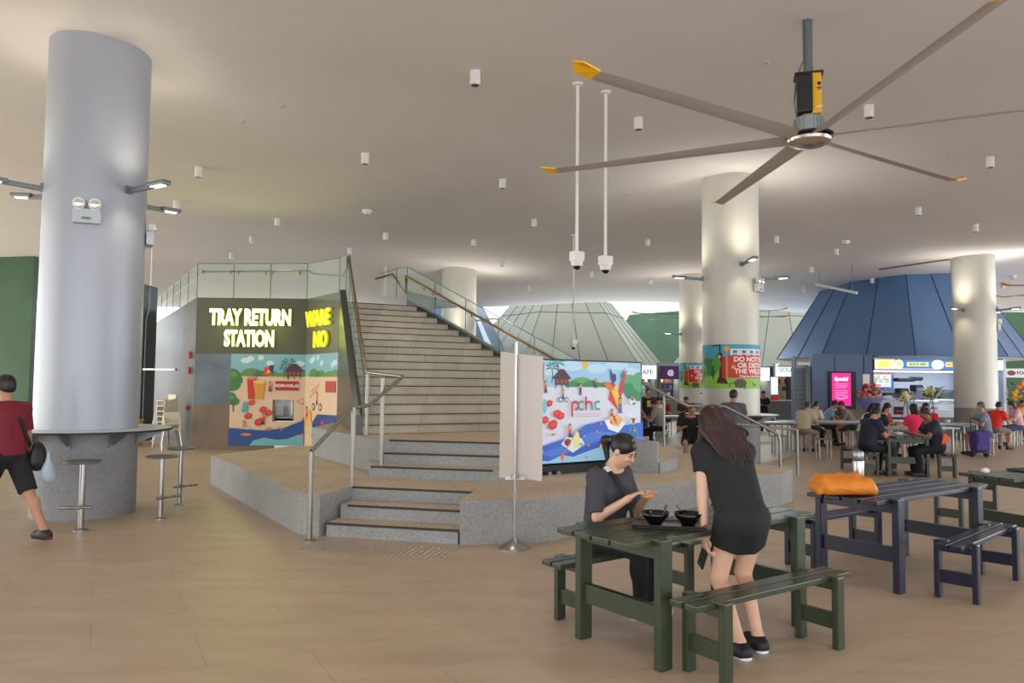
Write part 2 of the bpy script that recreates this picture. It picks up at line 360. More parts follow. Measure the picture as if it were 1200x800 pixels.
land = thing('upper_landing', 'raised concrete landing with pebble top and three steps above the low platform', 'landing', (0, 9, 0))
b = MB(); b.prism([(-3.3, 12.6), (-1.95, 10.45), (-1.62, 10.16), (-.10, 9.83), (.05, 10.35), (1.45, 11.35), (2.15, 13.3), (-2.2, 15.2), (-3.3, 14.2)], .45, .9, top=1); pbuild(b, 'landing_slab', [m_conc, m_peb], land)
b = MB(); b.prism([(-1.78, 9.70), (-.18, 9.36), (.02, 9.66), (-.06, 10.0), (-1.7, 10.3), (-1.95, 10.45)], .45, .6, top=1); pbuild(b, 'step', [m_conc, m_peb], land)
b = MB(); b.prism([(-1.70, 9.95), (-.14, 9.62), (-.06, 10.05), (-1.66, 10.4)], .6, .75, top=1); pbuild(b, 'step', [m_conc, m_peb], land)
nosing((-1.78, 9.70), (-.22, 9.37), .6, land); nosing((-1.70, 9.95), (-.14, 9.62), .75, land); nosing((-1.62, 10.16), (-.10, 9.83), .9, land)
b = MB(); b.prism([(1.60, 10.95), (2.05, 10.45), (2.42, 11.05), (2.95, 13.6), (2.25, 13.6)], .45, .6, top=1); pbuild(b, 'step', [m_conc, m_peb], land)
b = MB(); b.prism([(1.45, 11.35), (1.72, 11.1), (2.45, 13.5), (2.15, 13.3)], .6, .75, top=1); pbuild(b, 'step', [m_conc, m_peb], land)
b = MB(); b.prism([(1.66, 10.62), (2.0, 10.42), (2.05, 10.52), (1.72, 11.15)], .45, .88); pbuild(b, 'kerb', m_conc, land)

# ------------------------------------------------------------------ main staircase
st = thing('main_staircase', 'wide grey tiled stairs rising to the left between glass balustrades', 'stairs', (-.5, 14, 0)); PO = Vector((-.5, 14, 0))
P0 = Vector((-2.16, 11.06)); A = Vector((.879, .477)); Bk = Vector((-.477, .879)); RISE, RUN, NS = .1425, .29, 17
def isect(p, d, q, e):   # p + t d on line q + s e
    den = d.x*e.y-d.y*e.x; return ((q.x-p.x)*e.y-(q.y-p.y)*e.x)/den
LL0, LLd = Vector((-2.16, 11.06)), Vector((-.27, .963)); RR0, RRd = Vector((2.1, 13.0)), Vector((-4.42, 3.58))
for k in range(NS):
    p = P0+Bk*RUN*k; q = P0+Bk*RUN*(k+1); z = .9+RISE*(k+1)
    tl, tl2 = isect(p, A, LL0, LLd), isect(q, A, LL0, LLd); tr = isect(p, A, RR0, RRd)
    a, b_, c_, d_ = p+A*tl, p+A*tr, q+A*tr, q+A*tl2
    b = MB(); b.prism([a[:], b_[:], c_[:], d_[:]], .905, z); pbuild(b, 'step', m_stair, st)
    b = MB(); n = -Bk*.006; mid = (a+b_)/2+n
    b.box((mid.x, mid.y, z-.012), ((b_-a).length, .014, .015), rz=math.atan2(A.y, A.x)); pbuild(b, 'nosing', m_dark, st)
ZT = .9+RISE*NS
tq = P0+Bk*RUN*NS; TL = tq+A*isect(tq, A, LL0, LLd); TR = tq+A*isect(tq, A, RR0, RRd)
b = MB(); b.prism([TL[:], TR[:], (TR.x+.3, TR.y+3.2), (-6.5, 24), (-13.2, 29), (-7.45, 18.4), (-4.95, 18.42), (-3.85, 17.1)], ZT-.35, ZT); pbuild(b, 'upper_deck', m_stair, st)
# sloping stringer walls on each side
def stringer(a, b_, za, zb, up, side, w=.12, base=None):
    d = (b_-a).normalized(); n = Vector((d.y, -d.x))*side*w; bb = MB(); poly = [a[:], b_[:], (b_+n)[:], (a+n)[:]]
    s = sum(poly[i][0]*poly[(i+1) % 4][1]-poly[(i+1) % 4][0]*poly[i][1] for i in range(4)); z = [za+up, zb+up, zb+up, za+up]
    bb.prism(poly, base if base is not None else .9, z); pbuild(bb, 'stringer', m_stringer, st)
m_stringer = mat('stringer_metal', c(84, 84, 82), .35, .6)
stringer(P0, TL, .9, ZT, .28, -1, .13, .45)
RB = P0+A*isect(P0, A, RR0, RRd); stringer(RB, TR, .9, ZT, .17, 1, .14, .46)
# building top behind: little upstand at stair head right
b = MB(); b.prism([(TR.x, TR.y), (TR.x+.95, TR.y-.35), (TR.x+1.1, TR.y+.1), (TR.x+.1, TR.y+.8)], ZT, [ZT+.35, ZT+.1, ZT+.1, ZT+.35]); pbuild(b, 'upstand', m_stringer, st)

def glass_run(pts, zb, zt, n, name_parent, rail=None, railside=1, railz=None, mrail=None):
    """glass balustrade through plan points; zb / zt heights of bottom and top at each point, n panels between neighbours"""
    for i in range(len(pts)-1):
        p, q = Vector(pts[i]), Vector(pts[i+1])
        for k in range(n[i]):
            t0, t1 = k/n[i]+.004, (k+1)/n[i]-.004; a, e = p.lerp(q, t0), p.lerp(q, t1); L = lambda u, v, t: u+(v-u)*t
            b = MB(); b.slab([(a.x, a.y, L(zb[i], zb[i+1], t0)), (e.x, e.y, L(zb[i], zb[i+1], t1)), (e.x, e.y, L(zt[i], zt[i+1], t1)), (a.x, a.y, L(zt[i], zt[i+1], t0))], .016)
            g = pbuild(b, 'glass_panel', m_glass, name_parent)
            b = MB(); b.tube([(a.x, a.y, L(zt[i], zt[i+1], t0)), (e.x, e.y, L(zt[i], zt[i+1], t1))], .009, 6); b.cyl((a.x, a.y, L(zb[i], zb[i+1], t0)), (a.x, a.y, L(zt[i], zt[i+1], t0)), .010, seg=6)
            b.build('glass_edge', m_gedge, g)
            for v in g.children[0].data.vertices: v.co -= PO
    if rail:
        b = MB(); b.tube(rail, .024, 10); r = pbuild(b, 'handrail', m_rail, name_parent, smooth=True)
W0, W1, W2, W3 = Vector((-7.62, 18.2)), Vector((-4.97, 18.25)), Vector((-3.85, 16.75)), Vector((-14.0, 29.0))
ZR = 3.66
tl = TL
glass_run([P0[:], tl[:]], [1.1, ZT+.2], [1.78, ZT+1.0], [4], st, rail=[(P0.x+.03, P0.y, 1.80), (tl.x+.05, tl.y, ZT+1.0)])
glass_run([tl[:], W2[:], W1[:], W0[:], W3[:]], [ZT+.2, 3.45, ZR, ZR, ZR], [ZT+1.0, 4.42, 4.52, 4.48, 4.48], [1, 1, 3, 8], st,
          rail=[(tl.x+.05, tl.y, ZT+1.0), (tl.x-.05, tl.y+.3, ZT+.80), (W2.x, W2.y+.25, ZT+.72), (W1.x+.1, W1.y+.1, 4.28), (W1.x, W1.y+.1, 4.36), (W0.x+.1, W0.y+.1, 4.30), (W3.x+.2, W3.y, 4.28)])
glass_run([RB[:], TR[:]], [.98, ZT+.17], [1.72, ZT+.88], [6], st, rail=[(RB.x-.05, RB.y-.04, 1.52), (TR.x-.02, TR.y-.1, ZT+.66), (TR.x-.1, TR.y+.5, ZT+.36), (TR.x-.45, TR.y+.7, ZT+.82), (TR.x-.85, TR.y+.8, ZT+.72)])
glass_run([TR[:], (TR.x-.35, TR.y+.75)], [ZT+.3, ZT+.3], [ZT+.88, ZT+.95], [1], st)
glass_run([(TR.x-.35, TR.y+.75), (TR.x-.75, TR.y+.9)], [ZT+.3, ZT+.3], [ZT+.95, ZT+.85], [1], st)
# rail fixings
def knob(p): b = MB(); b.cyl(p, (p[0], p[1], p[2]-.07), .02, seg=8); b.ball(p, (.03, .03, .03), 8, 6); pbuild(b, 'rail_bracket', m_rail, st)
for t in (.12, .3, .36, .58, .64, .85, .9): q = RB.lerp(TR, t); knob((q.x, q.y, 1.50+(ZT+.66-1.52)*t))
for t in (.05, .3, .37, .62, .68, .93): q = W0.lerp(W1, t); knob((q.x, q.y-.04, 4.30))

# ------------------------------------------------------------------ tray return building under the stairs
tr = thing('tray_return_station', 'tray return station room of olive panels and steel under the upper deck', 'room', (-7, 18, 0)); PO = Vector((-7, 18, 0))
Wm = W0.lerp(W1, .325)
def wall(p, q, z0, z1, name, m, th=.12, **kw):
    d = (q-p).normalized(); n = Vector((-d.y, d.x))*th; b = MB(); b.prism([p[:], q[:], (q+n)[:], (p+n)[:]], z0, z1); return pbuild(b, name, m, tr, **kw)
wall(W0, W1, 2.30, ZR, 'sign_fascia', m_olive); wall(W1, W2, 2.30, ZR, 'sign_fascia', m_olive)
wall(W0, Wm, 1.07, 2.30, 'dark_steel_panel', mat('dark_blue_steel', c(108, 114, 118), .3, .7, noise=(1.3, .5, (1, 1, 1), c(78, 84, 88))))
wall(W0, Wm, 0, 1.07, 'stone_base', m_brown)
wall(W3, W0, 0, ZR, 'steel_wall', m_steelp)
wall(Wm, Wm.lerp(W1, .6), 0, 1.07, 'stone_base', m_brown, .06)
# mural front wall with hatch: x from Wm to W1, drawn on a board with a hole
mural_w = (W1-Wm).length; mural_h = 2.185
def board(x0, y0, x1, y1):
    d = (W1-Wm).normalized(); b = MB(); p, q = Wm+d*x0, Wm+d*x1; n = Vector((-d.y, d.x))*.1
    b.prism([p[:], q[:], (q+n)[:], (p+n)[:]], .12+y0, .12+y1); return b
HX0, HX1, HY0, HY1 = 1.02, 1.53, .57, 1.09
wb = MB()
d_ = (W1-Wm).normalized(); n_ = Vector((-d_.y, d_.x))*.1
for (xa, ya, xb, yb) in ((0, 0, HX0, mural_h), (HX1, 0, mural_w, mural_h), (HX0, 0, HX1, HY0), (HX0, HY1, HX1, mural_h)):
    p, q = Wm+d_*xa, Wm+d_*xb; wb.prism([p[:], q[:], (q+n_)[:], (p+n_)[:]], .12+ya, .12+yb)
pbuild(wb, 'mural_board', mat('mural_cream', c(222, 192, 160), .55), tr)
wall(W1, W2, .12, 2.30, 'mural_board', mat('mural_cream', c(222, 192, 160), .55))
# hatch: recessed steel box
hp = Wm+d_*(HX0+HX1)/2; b = MB()
b.box((hp.x, hp.y+.62, .12+(HY0+HY1)/2), (HX1-HX0+.02, .03, HY1-HY0+.02)); b.box((hp.x, hp.y+.35, .12+HY0+.04), (HX1-HX0, .5, .06)); b.box((hp.x-.26, hp.y+.36, .12+.83), (.02, .5, .52)); b.box((hp.x+.26, hp.y+.36, .12+.83), (.02, .5, .52)); b.box((hp.x, hp.y+.36, .12+1.1), (.52, .5, .02))
pbuild(b, 'return_hatch', m_steel, tr)
b = MB(); b.box((hp.x+.1, hp.y+.5, .12+.83), (.02, .02, .5)); b.box((hp.x, hp.y+.2, .12+.64), (.5, .2, .10)); pbuild(b, 'hatch_ledge', m_gmet, tr)

def beach(a, W, H, sea=.22, seed=3, hut_x=.62, cream=(222, 192, 160)):
    """generic beach picture: sky, clouds, hills, sand, sea"""
    a.rect(0, 0, W, H, cream); a.rect(0, H*.76, W, H, (128, 178, 196))
    for (x, y, r) in ((.2, .93, .07), (.26, .95, .05), (.52, .9, .05), (.85, .88, .05), (.92, .9, .07), (.4, .96, .04)): a.ell(W*x, H*y, W*r, H*.03, (205, 222, 226))
    for (x, r, h) in ((.28, .16, .09), (.5, .18, .07), (.4, .1, .06), (.78, .16, .06), (.95, .14, .08)): a.poly([(W*x+W*r*math.cos(t), H*.755+H*h*math.sin(t)) for t in [math.pi*i/10 for i in range(11)]], (86, 140, 62) if r > .12 else (60, 116, 64))
    return a
def palm(a, x, y, s, leaf=(20, 120, 100)):
    a.line([(x, y), (x+s*.08, y+s*.5), (x, y+s)], s*.07, (110, 70, 50))
    for t in (-.2, .4, 1.0, 2.1, 2.7, 3.3): a.poly([(x, y+s), (x+s*.35*math.cos(t), y+s+s*.35*math.sin(t)+s*.09), (x+s*.6*math.cos(t), y+s+s*.5*math.sin(t)-s*.08), (x+s*.3*math.cos(t), y+s+s*.3*math.sin(t)-s*.02)], leaf)
def hut(a, x, y, s):
    a.rect(x-s*.5, y, x+s*.5, y+s*.4, (98, 52, 52)); a.poly([(x-s*.7, y+s*.35), (x+s*.7, y+s*.35), (x+s*.15, y+s*.9), (x-s*.15, y+s*.9)], (72, 46, 58))
    for k in (-.3, 0, .3): a.rect(x+s*(k-.07), y+s*.1, x+s*(k+.07), y+s*.3, (150, 90, 70))
    for k in (-.45, 0, .45): a.rect(x+s*k-s*.03, y-s*.2, x+s*k+s*.03, y, (110, 60, 50))
def kid(a, x, y, s, shirt, trou=(40, 50, 90), tilt=0):
    a.line([(x-s*.08, y), (x-s*.04, y+s*.35)], s*.12, trou); a.line([(x+s*.1, y), (x+s*.04, y+s*.35)], s*.12, trou)
    a.line([(x, y+s*.3), (x+tilt*s*.2, y+s*.68)], s*.24, shirt); a.line([(x-s*.2, y+s*.75), (x, y+s*.6), (x+s*.2, y+s*.72)], s*.08, (222, 160, 120)); a.ell(x+tilt*s*.2, y+s*.82, s*.13, s*.14, (40, 28, 24)); a.ell(x+tilt*s*.2+s*.02, y+s*.79, s*.09, s*.1, (222, 160, 120))
def five(a, x, y, s, col=(196, 46, 36), rot=0):
    a.ell(x, y, s, s*.75, col, 6, rot); a.ell(x+s*.1, y+s*.1, s*.55, s*.35, tuple(min(255, v+26) for v in col), 6, rot)
a = Art(mural_w, mural_h); Wd, Hd = mural_w, mural_h; beach(a, Wd, Hd)
for (x, y, r) in ((.02, 1.66, .22), (.12, 1.55, .18), (.05, 1.45, .2), (.0, 1.15, .15), (.1, 1.05, .13)): a.ell(x, y, r, r*.8, (58, 122, 58))
for (x, y, r) in ((.06, 1.7, .1), (.02, 1.15, .08)): a.ell(x, y, r, r*.7, (84, 150, 70))
a.line([(.09, .8), (.08, 1.05)], .03, (90, 62, 40))
a.poly([(.80, 1.86), (.98, 1.92), (.96, 1.66), (.77, 1.68)], (214, 58, 32)); a.poly([(.93, 1.92), (1.03, 1.92), (1.0, 1.7), (.9, 1.8)], (40, 48, 110)); a.poly([(.84, 1.72), (.9, 1.84), (.97, 1.74)], (240, 170, 40))
palm(a, 1.38, 1.60, .36); palm(a, 1.27, 1.62, .22, (20, 90, 90)); hut(a, 1.52, 1.66, .34)
a.poly([(.40, 1.60), (.62, 1.60), (.58, 1.10), (.44, 1.10)], (200, 48, 44)); a.ell(.51, 1.60, .11, .035, (226, 110, 96)); a.poly([(.55, 1.52), (.84, 1.52), (.79, 1.10), (.62, 1.10)], (214, 150, 52)); a.ell(.695, 1.52, .145, .04, (236, 196, 110)); a.line([(.62, 1.62), (.7, 1.7), (.6, 1.72)], .012, (150, 60, 40))
a.rect(1.08, 1.32, 1.64, 1.54, (170, 30, 32)); a.text('NON-HALAL', 1.36, 1.43, .105, (240, 230, 225), .004)
for (x, y, s) in ((.52, 1.02, .09), (.80, .86, .1), (.93, .78, .1), (.45, .70, .1), (.72, .56, .13)): five(a, x, y, s, (196, 46, 36), .4)
a.ell(.37, .93, .06, .12, (72, 168, 176)); a.ell(.36, .83, .08, .05, (72, 168, 176)); kid(a, .36, .38, .22, (224, 130, 60)); a.ell(.36, .39, .2, .05, (196, 180, 160)); kid(a, .8, .5, .3, (200, 50, 44), tilt=.5)
a.line([(.86, .36), (.95, .42), (1.02, .4)], .035, (220, 130, 40)); kid(a, .96, 1.28, .26, (206, 54, 50)); kid(a, 1.86, 1.2, .26, (70, 90, 80))
for pts in ([(1.6, 1.06), (1.9, 1.2), (2.2, 1.35)], [(1.72, .98), (2.02, 1.14)], [(1.6, 1.06), (1.72, .98), (1.9, 1.2)], [(1.78, 1.15), (1.92, 1.07)]): a.line(pts, .014, (206, 96, 84))
a.poly([(0, 0), (mural_w, 0), (mural_w, .72), (1.75, .60), (1.3, .42), (.9, .36), (.45, .38), (0, .42)], (34, 72, 142))
a.poly([(.5, 0), (.6, .12), (.85, .19), (1.15, .14), (1.4, .16), (1.65, .26), (mural_w, .28), (mural_w, 0)], (112, 178, 186)); a.ell(.42, .26, .13, .03, (226, 120, 56)); a.line([(1.2, .46), (1.28, .36)], .03, (200, 130, 110)); a.poly([(1.64, .22), (1.78, .32), (1.76, .24)], (226, 100, 50))
a.rect(HX0-.01, HY0, HX1, HY1, (30, 33, 36)) if 0 else None
oa = a.build('mural_print', tr, lambda x, y, h: tuple(Vector((Wm.x, Wm.y, .12))+Vector((d_.x, d_.y, 0))*x+Vector((0, 0, y))+Vector((d_.y, -d_.x, 0))*h-PO))
# cut the hatch out of the print
bm = bmesh.new(); bm.from_mesh(oa.data)
for co, no in ((HX0, 1), (HX1, 1)):
    bmesh.ops.bisect_plane(bm, geom=bm.verts[:]+bm.edges[:]+bm.faces[:], plane_co=Vector((Wm.x, Wm.y, 0))+Vector((d_.x, d_.y, 0))*co-PO, plane_no=(d_.x, d_.y, 0))
for co in (HY0, HY1): bmesh.ops.bisect_plane(bm, geom=bm.verts[:]+bm.edges[:]+bm.faces[:], plane_co=(0, 0, .12+co), plane_no=(0, 0, 1))
kill = []
for f in bm.faces:
    m_ = f.calc_center_median()+PO; x = (Vector((m_.x, m_.y))-Wm).dot(d_); y = m_.z-.12
    if HX0 < x < HX1 and HY0 < y < HY1: kill.append(f)
bmesh.ops.delete(bm, geom=kill, context='FACES'); bm.to_mesh(oa.data); bm.free()
d2 = (W2-W1).normalized(); w2 = (W2-W1).length
a = Art(w2, mural_h); beach(a, w2, mural_h)
a.line([(.4, 1.3), (.9, 1.5)], .02, (206, 96, 84)); a.line([(.3, 1.15), (.8, 1.4)], .02, (206, 96, 84)); a.ell(.55, .95, .09, .09, (40, 36, 40)); a.ell(.55, .95, .055, .055, (222, 192, 160)); a.ell(.95, .95, .09, .09, (40, 36, 40)); a.ell(.95, .95, .055, .055, (222, 192, 160)); kid(a, .75, 1.0, .32, (226, 140, 40))
kid(a, .15, .55, .42, (200, 50, 60), (190, 60, 60)); a.poly([(0, .35), (.35, .3), (.55, .2), (.5, .6), (.2, .72)], (226, 184, 110)); a.ell(.35, .72, .1, .16, (236, 170, 60)); a.ell(.5, .40, .3, .1, (190, 206, 170)); a.poly([(.5, .25), (w2, .1), (w2, .8), (.8, .78), (.55, .6)], (34, 60, 130)); a.ell(1.1, .6, .08, .05, (200, 60, 60)); a.ell(1.0, .35, .1, .06, (226, 120, 56))
a.rect(1.25, 1.3, 1.8, 1.55, (180, 50, 40))
a.build('mural_print', tr, lambda x, y, h: tuple(Vector((W1.x, W1.y, .12))+Vector((d2.x, d2.y, 0))*x+Vector((0, 0, y))+Vector((d2.y, -d2.x, 0))*h-PO))
# illuminated letters
m_neon = mat('lit_letter', c(238, 255, 150), .4, emit=5.0, emcol=c(238, 255, 150)); m_neon2 = mat('lit_letter_yellow', c(225, 240, 20), .4, emit=2.2, emcol=c(225, 240, 10)); m_halo = mat('letter_return', c(190, 190, 20), .5, emit=.9, emcol=c(200, 190, 10))
def letters(t, org, d, size, x, y, bold, mf, mr, sx=1):
    n = Vector((d.y, -d.x, 0)); dv = Vector((d.x, d.y, 0))
    adv = 0; 
    for ch_i, ch in enumerate(t):
        pass
    vs, fs = text_polys(t, size, bold, 0)
    bm = bmesh.new(); vv = [bm.verts.new(tuple(Vector((org.x, org.y, 0))+dv*(x+v[0]*sx)+Vector((0, 0, y+v[1]))+n*.07-PO)) for v in vs]
    for f in fs:
        try: bm.faces.new([vv[i] for i in f])
        except ValueError: pass
    r = bmesh.ops.extrude_face_region(bm, geom=bm.faces[:]); new = [g for g in r['geom'] if isinstance(g, bmesh.types.BMVert)]
    front = set(f for f in bm.faces if all(v not in set(new) for v in f.verts)) if 0 else None
    bmesh.ops.translate(bm, verts=new, vec=n*-.055)
    ns = set(new)
    for f in bm.faces: f.material_index = 0 if all(v not in ns for v in f.verts) else 1
    me = bpy.data.meshes.new('sign_text'); bmesh.ops.recalc_face_normals(bm, faces=bm.faces); bm.to_mesh(me); bm.free(); me.materials.append(mf); me.materials.append(mr)
    o = bpy.data.objects.new('sign_letters', me); COL.objects.link(o); o.parent = tr; o['label'] = 'glowing yellow letters reading ' + t; return o
dd = (W1-W0).normalized()
letters('TRAY RETURN', W0, dd, .52, 1.32, 3.17, .022, m_neon, m_halo, .57); letters('STATION', W0, dd, .52, 1.30, 2.66, .022, m_neon, m_halo, .55)
letters('WARE', W1, d2, .50, .80, 3.12, .016, m_neon2, m_halo); letters('NO', W1, d2, .50, .98, 2.62, .016, m_neon2, m_halo)
for p, pw in ((W0.lerp(W1, .3), 5), (W0.lerp(W1, .7), 5)):
    pl = bpy.data.lights.new('sign_glow', 'POINT'); pl.energy = pw; pl.color = (.9, 1, .25); pl.shadow_soft_size = .3; po = bpy.data.objects.new('sign_glow', pl); COL.objects.link(po); po.location = (p.x, p.y-.35, 2.9)
# red alarm boxes on the steel wall
for (t, z, lb) in ((.035, 2.28, 'red alarm bell box high on the steel wall'), (.037, 1.9, 'red break glass box below the alarm bell on the steel wall'), (.05, .98, 'small red call point low on the steel wall')):
    q = W0.lerp(W3, t); b = MB(); n = Vector((W3-W0)).normalized(); n = Vector((-n.y, n.x))
    b.box((0, 0, 0), (.2 if z > 1 else .12, .06, .18 if z > 1 else .12), bev=.01); o = b.build('call_point', mat('signal_red', c(170, 20, 24), .4)); o.location = (q.x+n.x*-.04 if n.x > 0 else q.x+n.x*.04, q.y-.05, z); o.rotation_euler = (0, 0, math.atan2((W3-W0).y, (W3-W0).x)); o.location = (q.x-.05, q.y-.05, z); props(o, lb, 'alarm box')
    b = MB(); b.cyl((0, -.03, 0), (0, -.045, 0), .05); b.build('push_plate', m_black, o)
# service cabinet and ducts behind the left column
sc_ = thing('service_duct', 'tall grey metal service duct behind the big left column', 'duct', (-10.62, 21.2, 0))
b = MB(); b.box((0, 0, 2.15), (.9, .8, 4.3), bev=.02); b.build('casing', mat('duct_grey', c(112, 122, 124), .5, .4), sc_)
b = MB(); b.tube([(.48, -.3, .1), (.48, -.3, 3.3), (.56, -.3, 3.6), (.56, -.3, 4.2)], .03); b.build('pipe', m_gmet, sc_, smooth=True)
b = MB(); b.box((.85, -.3, 1.95), (1.0, .12, .05)); b.build('ledge', m_steel, sc_)
b = MB(); b.box((0, 0, .3), (.34, .34, .6), bev=.03); b.box((0, 0, .63), (.38, .38, .06), bev=.02); o = b.build('yellow_bin', m_yellow, label='small yellow bin beside the service duct', cat='bin'); o.location = (-9.55, 19.2, 0)
b = MB(); b.box((0, -.175, .42), (.14, .01, .12)); b.build('bin_sticker', mat('sticker_red', c(150, 60, 20), .5), o)
# ------------------------------------------------------------------ columns
WARM, COOL = (1, .86, .62), (.92, .96, 1)
def column(x, y, r, label, drum=1.03, drum_m=None, shaft_from=1.03, shm=None):
    t = thing('column', label, 'column', (x, y, 0), group='big round columns'); z = zceil(x, y)+.25
    b = MB(); b.cyl((0, 0, shaft_from), (0, 0, z), r, seg=72); b.build('shaft', shm or m_col2, t, smooth=True)
    b = MB(); b.cyl((0, 0, 0), (0, 0, drum), r*1.0, seg=72); b.build('drum_base', drum_m or m_conc2, t, smooth=True)
    return t
C1, C2, C3, C4, C5 = (-5.33, 9.55), (4.72, 16.3), (14.7, 24.0), (6.7, 27.5), (-1.87, 26.5)
column(*C1, .585, 'big silver column with grey speckled base nearest the camera at left', shm=m_col)
column(*C2, .595, 'silver column with a large poster band, right of the digital display')
column(*C3, .61, 'silver column standing in front of the blue food stall')
column(*C4, .6, 'silver column half hidden behind the large poster column')
column(*C5, .6, 'silver column seen behind the stairs and the right glass balustrade')
def ring(x, y, r, label, n=8, a0=0.2):
    t = thing('ring_counter', label, 'counter', (x, y, 0), group='ring counters around columns')
    b = MB(); b.lathe([(.56, 1.03), (r, 1.03), (r, 1.055), (.56, 1.055)], seg=64); b.b.faces.ensure_lookup_table(); b.build('counter_top', mat('counter_laminate', c(206, 208, 204), .35), t)
    b = MB(); b.lathe([(r+.002, 1.026), (r+.008, 1.026), (r+.008, 1.052), (r+.002, 1.052), (r+.002, 1.026)], seg=64); b.build('edge_band', m_black, t)
    for k in range(n):
        q = a0+k*2*math.pi/n; cs, sn = math.cos(q), math.sin(q); R = .59
        b = MB(); b.slab([(R*cs, R*sn, .86), (R*cs, R*sn, 1.02), ((r-.08)*cs, (r-.08)*sn, 1.02), ((r-.1)*cs, (r-.1)*sn, .99)], .03); b.box(((R+.01)*cs, (R+.01)*sn, .93), (.012, .06, .18), rz=q); b.build('bracket', m_gmet, t)
ring(*C1, .98, 'round white counter wrapped around the big left column'); ring(*C2, .97, 'round counter wrapped around the large poster column', a0=.5)
def arm_lamp(cx, cy, R, ang, z, label, L=.62, p=18, light=True, upk=3.0):
    t = thing('column_lamp', label, 'lamp', (cx+R*math.cos(ang), cy+R*math.sin(ang), z), ang, group='arm lamps on the columns')
    b = MB(); b.box((.0, 0, 0), (.05, .10, .10), bev=.01); b.build('wall_plate', m_gmet, t)
    b = MB(); b.box((L*.35, 0, 0), (L*.7, .05, .06), ry=-.06, bev=.01); b.build('arm', m_gmet, t)
    b = MB(); b.box((L*.82, 0, .03), (L*.5, .12, .055), ry=-.06, bev=.015); h = b.build('lamp_head', m_gmet, t)
    b = MB(); b.box((L*.82, 0, .0), (L*.3, .08, .008), ry=-.06); b.build('lens', m_lens, h)
    if light:
        w = Vector((cx+(R+L*.8)*math.cos(ang), cy+(R+L*.8)*math.sin(ang), z))
        tg = (cx+R*.3*math.cos(ang), cy+R*.3*math.sin(ang), z+1.5)
        spot((w.x, w.y, z+.12), tg, p, WARM, 1.9, .9, .06); spot((w.x, w.y, z+.14), (w.x+.4*math.cos(ang), w.y+.4*math.sin(ang), z+3), p*upk, (1, .93, .84), 2.75, 1, .10); spot((w.x, w.y, z-.06), (cx+R*.6*math.cos(ang), cy+R*.6*math.sin(ang), z-1.4), p*.8, WARM, 1.5, .9, .06)
for k, (a, lb) in enumerate(((-.42, 'grey arm lamp on the big left column, reaching right towards the camera side'), (1.1, 'grey arm lamp on the far right side of the big left column'), (-2.55, 'grey arm lamp on the big left column, nearest the left picture edge'), (2.95, 'grey arm lamp at the far left side of the big left column'))):
    arm_lamp(*C1, .585, a, 4.02, lb, upk=.5)
for k, (a, lb) in enumerate(((-.1, 'arm lamp reaching right from the large poster column'), (-1.45, 'short looking arm lamp pointing at the camera from the large poster column'), (3.15, 'arm lamp reaching left from the large poster column'))):
    arm_lamp(*C2, .595, a, 3.97 if k != 1 else 4.2, lb)
for k, (a, lb) in enumerate(((-.75, 'arm lamp on the front right of the column before the blue stall'), (-2.6, 'arm lamp on the left of the column before the blue stall'), (.4, 'arm lamp on the right of the column before the blue stall'))):
    arm_lamp(*C3, .61, a, 4.1, lb, p=26)
arm_lamp(*C4, .6, -2.9, 3.5, 'arm lamp reaching left from the half hidden column', p=20); arm_lamp(*C4, .6, -1.3, 3.5, 'arm lamp in front of the half hidden column', p=20)
arm_lamp(*C5, .6, -1.6, 3.2, 'arm lamp on the front of the column behind the stairs', p=26); arm_lamp(*C5, .6, -.2, 3.85, 'arm lamp reaching right from the column behind the stairs', L=.75, p=20)
def emergency(cx, cy, R, ang, z, label, s=1.0):
    t = thing('emergency_light', label, 'emergency light', (cx+(R+.045)*math.cos(ang), cy+(R+.045)*math.sin(ang), z), ang+math.pi/2, group='twin head emergency lights')
    b = MB(); b.box((0, 0, 0), (.30*s, .09, .17*s), bev=.01); b.build('battery_box', mat('emergency_grey', c(190, 198, 204), .5), t)
    b = MB(); b.box((0, -.047, -.03*s), (.1*s, .004, .03*s)); b.build('indicator', mat('indicator', c(120, 128, 132), .5), t)
    for sx in (-1, 1):
        b = MB(); b.cyl((sx*.08*s, .02, .15*s), (sx*.085*s, -.06, .14*s), .055*s, .07*s, 16); b.cyl((sx*.08*s, 0, .08*s), (sx*.08*s, 0, .13*s), .015); h = b.build('lamp_head', m_white, t, smooth=True)
        b = MB(); b.ball((sx*.085*s, -.06, .14*s), (.055*s, .02, .055*s)); b.build('reflector', m_lensdim, h)
emergency(*C1, .585, -1.2, 3.61, 'twin head emergency light on the front of the big left column')
emergency(*C1, .585, .5, 3.50, 'twin head emergency light seen edge on at the right of the big left column')
emergency(*C2, .595, -.72, 3.72, 'twin head emergency light on the right side of the large poster column')
emergency(*C3, .61, -.42, 3.55, 'twin head emergency light on the column before the blue stall', 1.3)

